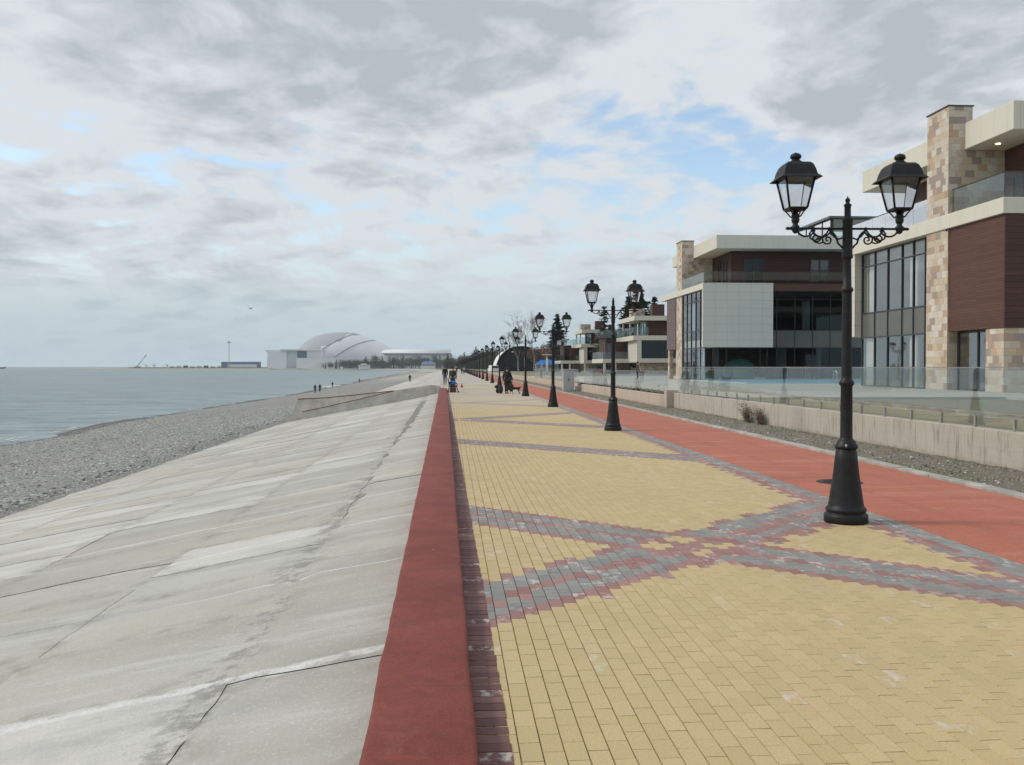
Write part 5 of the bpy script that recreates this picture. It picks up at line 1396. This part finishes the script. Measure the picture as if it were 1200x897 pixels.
for X in (fx(432, Y2_), fx(528.5, Y2_)):
    for i in range(n0_+1): a = math.pi*i/n0_; m.v.append((X, Y2_+35-math.cos(a)*40, fz(414.3, Y2_)+math.sin(a)*9))
for i in range(n0_): m.face((i, n0_+1+i, n0_+2+i, i+1), True)
m.face(range(n0_+1)); m.face([n0_+1+i for i in range(n0_+1)][::-1]); m.build('roof', M['white'], hb, oh)
B(hb, 'gutter', simple('hall_gutter', (.20, .23, .26, 1), .6, .1, .1), (fx(432, Y2_), fx(528.5, Y2_), Y2_-6, Y2_-5, fz(415.6, Y2_), fz(414.4, Y2_)), org=oh)
# small shore pavilion with blue roof, and a white kiosk
def pavilion(px0, px1, Y, py, roofmat, label):
    o_ = (fx((px0+px1)/2, Y), Y, -1); r = empty('shore_pavilion', o_, label, 'building')
    B(r, 'wall', M['white'], (fx(px0+1, Y), fx(px1-1, Y), Y, Y+14, -2, fz(py+2, Y)), org=o_)
    B(r, 'window_band', M['frame'], (fx(px0+1.5, Y), fx(px1-1.5, Y), Y-.4, Y-.1, fz(428.6, Y), fz(427.4, Y)), org=o_)
    m = MB(); xa, xb, za, zb = fx(px0, Y), fx(px1, Y), fz(py+2, Y), fz(py, Y)
    m.v += [(xa, Y-2, za), (xb, Y-2, za), (xb, Y+16, za), (xa, Y+16, za), (xa+(xb-xa)*.3, Y+7, zb), (xa+(xb-xa)*.6, Y+7, zb)]
    for f in ((0, 1, 5, 4), (1, 2, 5), (2, 3, 4, 5), (3, 0, 4), (3, 2, 1, 0)): m.face(f)
    m.build('roof', roofmat, r, o_)
pavilion(493, 511, 1650, 423.5, M['blue'], 'low pavilion with a blue roof on the far shore')
pavilion(419, 434, 1700, 426.5, M['offwhite'], 'small white pavilion below the arena trees')
# pier / breakwater
Yp = 2300
g = MB(); g.box(fx(140, Yp), fx(262, Yp), Yp, Yp+20, -6, -1.2); g.box(fx(150, Yp), fx(330, Yp), Yp+5, Yp+40, -6, .2); o = g.build('breakwater', simple('far_rock', (.16, .16, .15, 1), .9, .3, .05), None, (fx(220, Yp), Yp, -4)); tag(o, 'long low grey breakwater reaching out left across the bay', 'breakwater')
r = empty('jetty', (fx(280, Yp), Yp-30, -4), 'dark piled jetty in front of the blue-grey terminal', 'jetty'); oj = (fx(280, Yp), Yp-30, -4)
B(r, 'deck', M['kerbc'], (fx(272, Yp), fx(306, Yp), Yp-60, Yp-20, -.4, .6), org=oj)
for i in range(12): B(r, 'pile', M['st3'], (fx(273+i*2.8, Yp)-.8, fx(273+i*2.8, Yp)+.8, Yp-59, Yp-57, -6, -.4), org=oj)
r = empty('terminal', (fx(280, Yp), Yp+10, 0), 'low blue-grey terminal with white front at the root of the breakwater', 'building'); ot = (fx(280, Yp), Yp+10, 0)
B(r, 'wall', simple('terminal_blue', (.10, .18, .27, 1), .6, .1, .02), (fx(258, Yp), fx(303, Yp), Yp+10, Yp+30, 0, fz(424.3, Yp)), org=ot)
B(r, 'front', M['white'], (fx(266, Yp), fx(300, Yp), Yp+8, Yp+9.8, .2, fz(427.3, Yp)), org=ot)
def mast(px_, Y, top, label, w_=1.6):
    o_ = (fx(px_, Y), Y, 0); r = empty('lattice_mast', o_, label, 'mast'); H_ = fz(top, Y); m = MB()
    for a in (-w_, w_): m.tube([(a, 0, 0), (a*.6, 0, H_)], .35, 4)
    for i in range(14): z0 = H_*i/14; z1 = H_*(i+1)/14; s = 1 if i % 2 else -1; m.tube([(s*w_*(1-.4*i/14), 0, z0), (-s*w_*(1-.4*(i+1)/14), 0, z1)], .25, 4)
    m.build('lattice', M['offwhite'], r); B(r, 'floodlights', M['steeld'], (-3, 3.5, -.5, .5, H_*.88, H_*.93), org=(0, 0, 0)); 
mast(268.5, Yp, 399, 'tall thin pale lattice mast beside the terminal')
def floodmast(px_, Y, top, label):
    o_ = (fx(px_, Y), Y, 0); r = empty('floodlight_mast', o_, label, 'mast'); H_ = fz(top, Y); m = MB(); m.tube([(0, 0, 0), (0, 0, H_)], .5, 5); m.build('pole', M['offwhite'], r)
    B(r, 'floodlights', M['steeld'], (-3, 3, -.6, .6, H_-2, H_+1))
floodmast(313.5, 2150, 411.5, 'short floodlight mast left of the white block-shaped hall')
r = empty('harbour_crane', (fx(160, Yp), Yp+10, 0), 'small crawler crane with raised boom at the tip of the breakwater', 'crane'); m = MB(); m.box(-8, 6, -3, 3, -1, 3); m.build('cab', M['steeld'], r)
m = MB(); m.tube([(-2, 0, 3), (20, 0, fz(416, Yp))], [1.1, .8], 4); m.tube([(16, 0, fz(416, Yp)-6), (20, 0, fz(416, Yp))], 1.6, 4); m.build('boom', M['steeld'], r)
for i, (px_, w2, h2) in enumerate([(170, 9, 9), (178.5, 7, 10), (189, 5, 6), (193.5, 4, 11), (149, 10, 4)]):
    bush_tree((fx(px_, Yp), Yp+15, -1), h2, w2*1.6, 200+i, ['round bush nearest the crane on the breakwater', 'dark round tree right of the crane', 'low scrub in the middle of the breakwater', 'thin upright tree on the breakwater', 'flat scrub at the very tip of the breakwater'][i], 'leaf', 'scrub on the breakwater', n=400)
for i in range(8):
    o_ = (fx(200+i*8, Yp), Yp+12, 0)
    m = MB(); m.box(-5, 5, -3, 3, -1, 3+(i % 3)); o = m.build('container', [M['steeld'], M['offwhite'], M['taupe']][i % 3], None); o.location = o_
    m2 = MB()
    tag(o, 'one of the low boxes stored along the breakwater', 'container', 'boxes along the breakwater')
# ship
S = empty('ship', (fx(-3, 3000), 3000, -4.2), 'dark ship cut by the left edge of the sea horizon', 'ship')
m = MB(); L = 55
m.v += [(-L/2, -5, 0), (L/2-8, -5, 0), (L/2, 0, 5.5), (L/2-8, 5, 0), (-L/2, 5, 0), (-L/2, -6, 4.5), (L/2-8, -6, 5), (L/2+3, 0, 6.5), (L/2-8, 6, 5), (-L/2, 6, 4.5)]
for f in ((0, 1, 6, 5), (1, 2, 7, 6), (2, 3, 8, 7), (3, 4, 9, 8), (4, 0, 5, 9), (5, 6, 7, 8, 9)): m.face(f)
m.build('hull', simple('ship_hull', (.03, .04, .06, 1), .6, .2, .1), S)
B(S, 'superstructure', simple('ship_grey', (.28, .30, .32, 1), .6, .1, .1), (-14, 4, -4, 4, 4.5, 10), (-10, 0, -3, 3, 10, 14))
m = MB(); m.tube([(-4, 0, 14), (-4, 0, 20)], .4, 5); m.build('mast', M['steeld'], S)
# gull
m = MB(); m.blob((0, 0, 0), (.28, .09, .08), 1, 8, .05)
m.poly([(.12, 0, .03), (-.1, 0, .03), (-.2, .45, .22), (.0, .75, .16), (.1, .4, .22)]); m.poly([(.12, 0, .03), (.1, -.4, .22), (.0, -.75, .16), (-.2, -.45, .22), (-.1, 0, .03)])
o = m.build('gull', M['darkgrey']); o.scale = (.6, .6, .6); o.location = (fx(294, 120), 120, 1.7+67*120/1100); o.rotation_euler.z = R(60); tag(o, 'small dark gull flying above the bay', 'bird')

# ------------------------------------------------------------------ people
def skin_mesh(name, pts, edges, mat, parent, root=0, sub=1):
    me = bpy.data.meshes.new(name); me.from_pydata([p[:3] for p in pts], edges, []); me.materials.append(mat)
    o = bpy.data.objects.new(name, me); COL.objects.link(o); o.parent = parent
    s = o.modifiers.new('skin', 'SKIN'); s.use_smooth_shade = True
    sv = me.skin_vertices[0].data if me.skin_vertices else None
    if sv is None:
        bm = bmesh.new(); bm.from_mesh(me); bm.verts.layers.skin.verify(); bm.to_mesh(me); bm.free(); sv = me.skin_vertices[0].data
    for i, p in enumerate(pts):
        rr = p[3] if len(p) == 4 else (p[3], p[4]); sv[i].radius = (rr, rr) if not hasattr(rr, '__len__') else rr
        sv[i].use_root = (i == root)
    ss = o.modifiers.new('sub', 'SUBSURF'); ss.levels = sub; ss.render_levels = sub
    return o
def person(loc, h, rz, label, top, legs, group=None, stride=.12, lean=0., arms=((.27, .05), (.27, .05)), coat=0, hat='hair', bags=None):
    """x forward, y left; arms = (sideways, forward) hand offsets"""
    k = h/1.75
    r = empty('person', loc, label, 'person', group, rz)
    L = lean
    J = {'pel': (0, 0, .95), 'sp': (L*.35, 0, 1.15), 'ch': (L*.75, 0, 1.36), 'nk': (L, 0, 1.50), 'hb': (L*1.12, 0, 1.58), 'ht': (L*1.2+.01, 0, 1.69)}
    pts = [(J['pel'][0], 0, .95, .13), (J['sp'][0], 0, 1.15, .12), (J['ch'][0], 0, 1.36, .135), (J['nk'][0], 0, 1.49, .055), (J['hb'][0], 0, 1.57, .082), (J['ht'][0], 0, 1.675, .078)]
    ed = [(0, 1), (1, 2), (2, 3), (3, 4), (4, 5)]
    P2 = {}
    for s, (aw, af) in zip((-1, 1), arms):
        b0 = len(pts)
        sh = (J['ch'][0], s*.185, 1.43, .058); el = (J['ch'][0]+af*.45-.03, s*(.185+(aw-.185)*.7), 1.16, .045); wr = (J['ch'][0]+af, s*aw, .92, .030); hd = (J['ch'][0]+af+.02, s*aw, .83, .038)
        pts += [sh, el, wr, hd]; ed += [(2, b0), (b0, b0+1), (b0+1, b0+2), (b0+2, b0+3)]; P2[s] = (sh, el, wr, hd)
    lg = {}
    for s in (-1, 1):
        b0 = len(pts); f = stride*s
        hp = (0, s*.09, .88, .085); kn = (f*.55+.02, s*.095, .49, .060); an = (f-.03, s*.10, .09, .042); to = (f+.13, s*.11, .035, .035)
        pts += [hp, kn, an, to]; ed += [(0, b0), (b0, b0+1), (b0+1, b0+2), (b0+2, b0+3)]; lg[s] = (hp, kn, an, to)
    sc_ = lambda ps, m_=1.0: [(a*k, b*k, c*k, d*k*m_) for a, b, c, d in ps]
    skin_mesh('body', sc_(pts), ed, M['skin'], r)
    # trousers
    tp = [(0, 0, .96, .155)]; te = []
    for s in (-1, 1):
        b0 = len(tp); hp, kn, an, to = lg[s]
        tp += [(hp[0], hp[1], hp[2], .105), (kn[0], kn[1], kn[2], .078), (an[0], an[1], an[2]+.02, .066)]; te += [(0, b0), (b0, b0+1), (b0+1, b0+2)]
    skin_mesh('trousers', sc_(tp), te, M[legs], r)
    jp = [(J['pel'][0], 0, .90-coat*.3, .165+coat*.05), (J['sp'][0], 0, 1.13, .160), (J['ch'][0], 0, 1.36, .165), (J['nk'][0]-.005, 0, 1.485, .085)]; je = [(0, 1), (1, 2), (2, 3)]
    for s in (-1, 1):
        b0 = len(jp); sh, el, wr, hd = P2[s]
        jp += [(sh[0], sh[1]*1.03, sh[2], .078), (el[0], el[1], el[2], .062), (wr[0], wr[1], wr[2]+.01, .052)]; je += [(2, b0), (b0, b0+1), (b0+1, b0+2)]
    skin_mesh('jacket', sc_(jp), je, M[top], r)
    m = MB(); m.blob(((J['ht'][0]-.015)*k, 0, 1.675*k), (.105*k, .092*k, .10*k), 3, 12, .04); m.build('hair', M[hat], r)
    for s in (-1, 1):
        to, an = lg[s][3], lg[s][2]
        m = MB(); m.blob(((to[0]+an[0])/2*k+.01, to[1]*k, .045*k), (.15*k, .055*k, .05*k), 5, 10, .03); m.build('shoe', M['black'], r)
    return r
TH = R(90)
person((-.62, 92, .0), 1.78, TH, 'person in black jacket and blue jeans standing past the end of the red kerb', 'black', 'jeans', stride=.06, arms=((.25, .10), (.24, .02)))
person((.10, 66.2, .0), 1.72, TH, 'person in dark olive jacket standing just behind the bench', 'olive', 'darkgrey', stride=.03, arms=((.24, .16), (.23, .20)))
pc = person((3.50, 59.6, 0), 1.66, R(72), 'stooping person in a long black coat between two dark bags', 'black', 'black', stride=.16, lean=.13, arms=((.33, .20), (.27, .02)), coat=1)
def sack(loc, r3, lab, seed, h):
    rr = empty('dark_bag', loc, lab, 'bag', 'dark bags beside the stooping person')
    m = MB(); m.blob((0, 0, r3[2]), r3, seed, 12, .10); m.build('sack', M['darkgrey'], rr)
    m = MB(); m.tube([(-.08, 0, r3[2]*1.8), (-.03, 0, h), (.03, 0, h), (.08, 0, r3[2]*1.8)], .014, 5); m.build('handle', M['black'], rr)
sack((3.78, 59.5, .12), (.17, .14, .28), 'dark bag hanging from the right hand of the stooping person', 5, .80)
sack((3.12, 59.5, .0), (.17, .15, .28), 'dark bag on the ground left of the stooping person', 6, .75)
m = MB(); m.blob((2.98, 60.2, .42), (.22, .14, .13), 8, 10, .1); m.blob((2.98, 60.2, .18), (.14, .1, .18), 9, 10, .1); o = m.build('bundle', M['black'], None, (2.98, 60.2, 0)); tag(o, 'low black bundle beside the lamp base behind the stooping person', 'bundle')
person((-9.0, 205, bz(-9, 205, 0) if False else sz(-9.0, 205, 0)), 1.8, R(110), 'lone dark figure walking down the far concrete slope', 'darkgrey', 'darkgrey', stride=.12)
def onbeach(X, Y): return bz(X, Y, .5)
for (X, Y, lab, st) in [(-28.1, 196, 'left one of the dark pair walking on the shingle', .14), (-27.2, 196.6, 'right one of the dark pair walking on the shingle', .12)]:
    person((X, Y, onbeach(X, Y)), 1.75, R(85), lab, 'darkgrey', 'black', 'people on the beach', stride=st)
X, Y = -31.3, 250; person((X, Y, onbeach(X, Y)), 1.55, R(95), 'slim dark figure at the water edge right of the walking pair', 'black', 'darkgrey', 'people on the beach', stride=.05)
X, Y = -33.0, 340; person((X, Y, onbeach(X, Y)), 1.5, R(80), 'tiny dark figure at the water edge farthest along the beach', 'black', 'black', 'people on the beach', stride=.05)
person((1.45, 256, 0), 1.7, R(90), 'tiny dark figure far down the middle of the promenade', 'black', 'black', 'distant walkers on the promenade')
person((3.0, 225, 0), 1.75, R(270), 'distant walker in a pale jacket by the far lamp posts', 'palejkt', 'darkgrey', 'distant walkers on the promenade')
person((2.55, 232, 0), 1.7, R(270), 'distant walker in dark clothes beside the pale jacket', 'darkgrey', 'black', 'distant walkers on the promenade')
person((18.4, 92, .5), 1.72, R(180), 'person in a maroon jacket standing behind the lower glass fence', 'maroon', 'black', stride=.04)
# dog
def dog(loc, rz):
    r = empty('dog', loc, 'small dark dog with white paws walking beside the fourth lamp post', 'dog', rz=rz)
    pts = [(0, 0, .36, .085), (.16, 0, .37, .095), (.28, 0, .38, .085), (.36, 0, .45, .058), (.43, 0, .52, .060), (.52, 0, .49, .035), (.57, 0, .475, .022),
           (-.14, 0, .37, .078), (-.22, 0, .38, .07), (-.34, 0, .44, .022), (-.40, 0, .53, .014)]
    ed = [(0, 1), (1, 2), (2, 3), (3, 4), (4, 5), (5, 6), (0, 7), (7, 8), (8, 9), (9, 10)]
    for s, f in ((-1, .07), (1, -.05)):
        b = len(pts); pts += [(.27, s*.07, .28, .042), (.27+f*.6, s*.075, .16, .024), (.27+f, s*.075, .04, .018), (.30+f, s*.075, .018, .020)]; ed += [(2, b), (b, b+1), (b+1, b+2), (b+2, b+3)]
        b = len(pts); pts += [(-.20, s*.07, .29, .052), (-.15-f*.4, s*.075, .21, .032), (-.25-f, s*.075, .12, .018), (-.24-f, s*.075, .035, .016), (-.20-f, s*.075, .016, .018)]; ed += [(8, b), (b, b+1), (b+1, b+2), (b+2, b+3), (b+3, b+4)]
    skin_mesh('body', pts, ed, M['dogfur'], r)
    for s in (-1, 1):
        m = MB(); m.blob((.40, s*.045, .575), (.02, .022, .045), 2, 8, .05); m.build('ear', M['dogfur'], r)
    for x, s in ((.34, -1), (.25, 1), (-.27, -1), (-.17, 1)):
        m = MB(); m.blob((x, s*.075, .03), (.04, .028, .032), 2, 8, .05); m.build('paw', M['dogwhite'], r)
dog((4.0, 58.4, 0), R(200))
# bench
def bench():
    r = empty('park_bench', (.12, 63.5, 0), 'dark iron-framed park bench beside the end of the red kerb', 'bench')
    for y in (-.75, .75):
        m = MB(); t = .028
        m.tube([(-.33, y, 0), (-.30, y, .2), (-.27, y, .42), (-.30, y, .7), (-.36, y, .98)], t, 6)
        m.tube([(.33, y, 0), (.31, y, .1), (.27, y, .24), (.24, y, .40)], t, 6)
        m.tube([(-.28, y, .38), (.27, y, .38)], t, 6)
        m.tube([(-.30, y, .66), (-.05, y, .68), (.18, y, .64), (.27, y, .54), (.25, y, .42)], t*.9, 6)
        m.tube([(-.33, y, .02), (-.40, y, .02)], t, 6); m.tube([(.33, y, .02), (.40, y, .02)], t, 6)
        m.build('end_frame', M['iron'], r)
    m = MB()
    for i in range(5): m.box(-.24+i*.10, -.16+i*.10, -.82, .82, .415, .445)
    m.build('seat', M['wood_slat'], r)
    m = MB()
    for i in range(4): m.box(-.325-.02*i, -.295-.02*i, -.82, .82, .52+i*.12, .60+i*.12)
    m.build('backrest', M['wood_slat'], r)
bench()
m = MB(); m.blob((.08, 63.1, .60), (.26, .18, .16), 4, 12, .10); o = m.build('blue_bag', M['bagblue'], None, (.08, 63.1, .44)); tag(o, 'bright blue plastic bag lying on the bench seat', 'bag')
m = MB(); m.blob((.30, 63.3, .82), (.05, .05, .09), 4, 8, .10); m.blob((.0, 62.95, .98), (.07, .06, .10), 7, 8, .1)
r = empty('shopping_bag', (.1, 62.6, 0), 'boxy brown-red bag standing under the near end of the bench', 'bag')
B(r, 'body', M['bag'], (-.22, .22, -.13, .13, 0, .34), bevel=.03)
m = MB(); m.tube([(-.1, 0, .33), (-.08, 0, .42), (.08, 0, .42), (.1, 0, .33)], .012, 5); m.build('handle', M['black'], r)
# small red cone
r = empty('traffic_cone', (.86, 78, 0), 'tiny red cone standing on the paving past the bench', 'cone')
m = MB(); m.box(-.13, .13, -.13, .13, 0, .02); m.build('base', M['red'], r); m = MB(); m.lathe([(.11, .02), (.02, .30), (.015, .31)], n=14); m.build('body', M['red'], r)
# surf breaking along the near shore
mb = MB(); q = random.Random(31)
for k in range(90):
    Y = q.choice([q.uniform(28, 110), q.uniform(110, 420)]); 
    X = shore(Y)-.2-q.random()*1.2; L = q.uniform(1.0, 3.5); w_ = q.uniform(.05, .16)
    n = 7; b = len(mb.v)
    for i in range(n):
        t = i/(n-1); yy = Y+L*(t-.5); xx = shore(yy)+(X-shore(Y))+.15*mnoise.noise(Vector((yy, k, 0))); ww = w_*math.sin(math.pi*t)+.01
        mb.v += [(xx-ww, yy, -4.185), (xx+ww, yy, -4.18)]
    for i in range(n-1): mb.face((b+2*i, b+2*i+1, b+2*i+3, b+2*i+2))
o = mb.build('sea_foam', M['offwhite']); tag(o, 'broken thin lines of foam along the shingle shore', 'foam', kind='stuff')
m = MB(); 
for k in range(7): m.blob((-35.2+k*.1+random.Random(k).uniform(-1, 1), 268+k*3.2, -4.1), (.9, 1.3, .32), k, 8, .2)
o = m.build('white_rocks', M['st2'], None, (-35, 280, -4.2)); tag(o, 'small heap of pale rocks and foam at the water edge', 'rocks', kind='stuff')

# ------------------------------------------------------------------ sea air
m = MB(); m.box(-1500, 1200, -60, 2900, -9, 130)
hm = bpy.data.materials.new('sea_haze'); hm.use_nodes = True; hn = hm.node_tree
hn.nodes.remove(hn.nodes['Principled BSDF']); pv = hn.nodes.new('ShaderNodeVolumePrincipled'); pv.inputs['Density'].default_value = 0.9e-4; pv.inputs['Color'].default_value = (.86, .93, 1, 1)
hn.links.new(pv.outputs[0], hn.nodes['Material Output'].inputs['Volume'])
o = m.build('haze', hm); tag(o, 'thin pale haze over the bay', 'haze', kind='stuff')
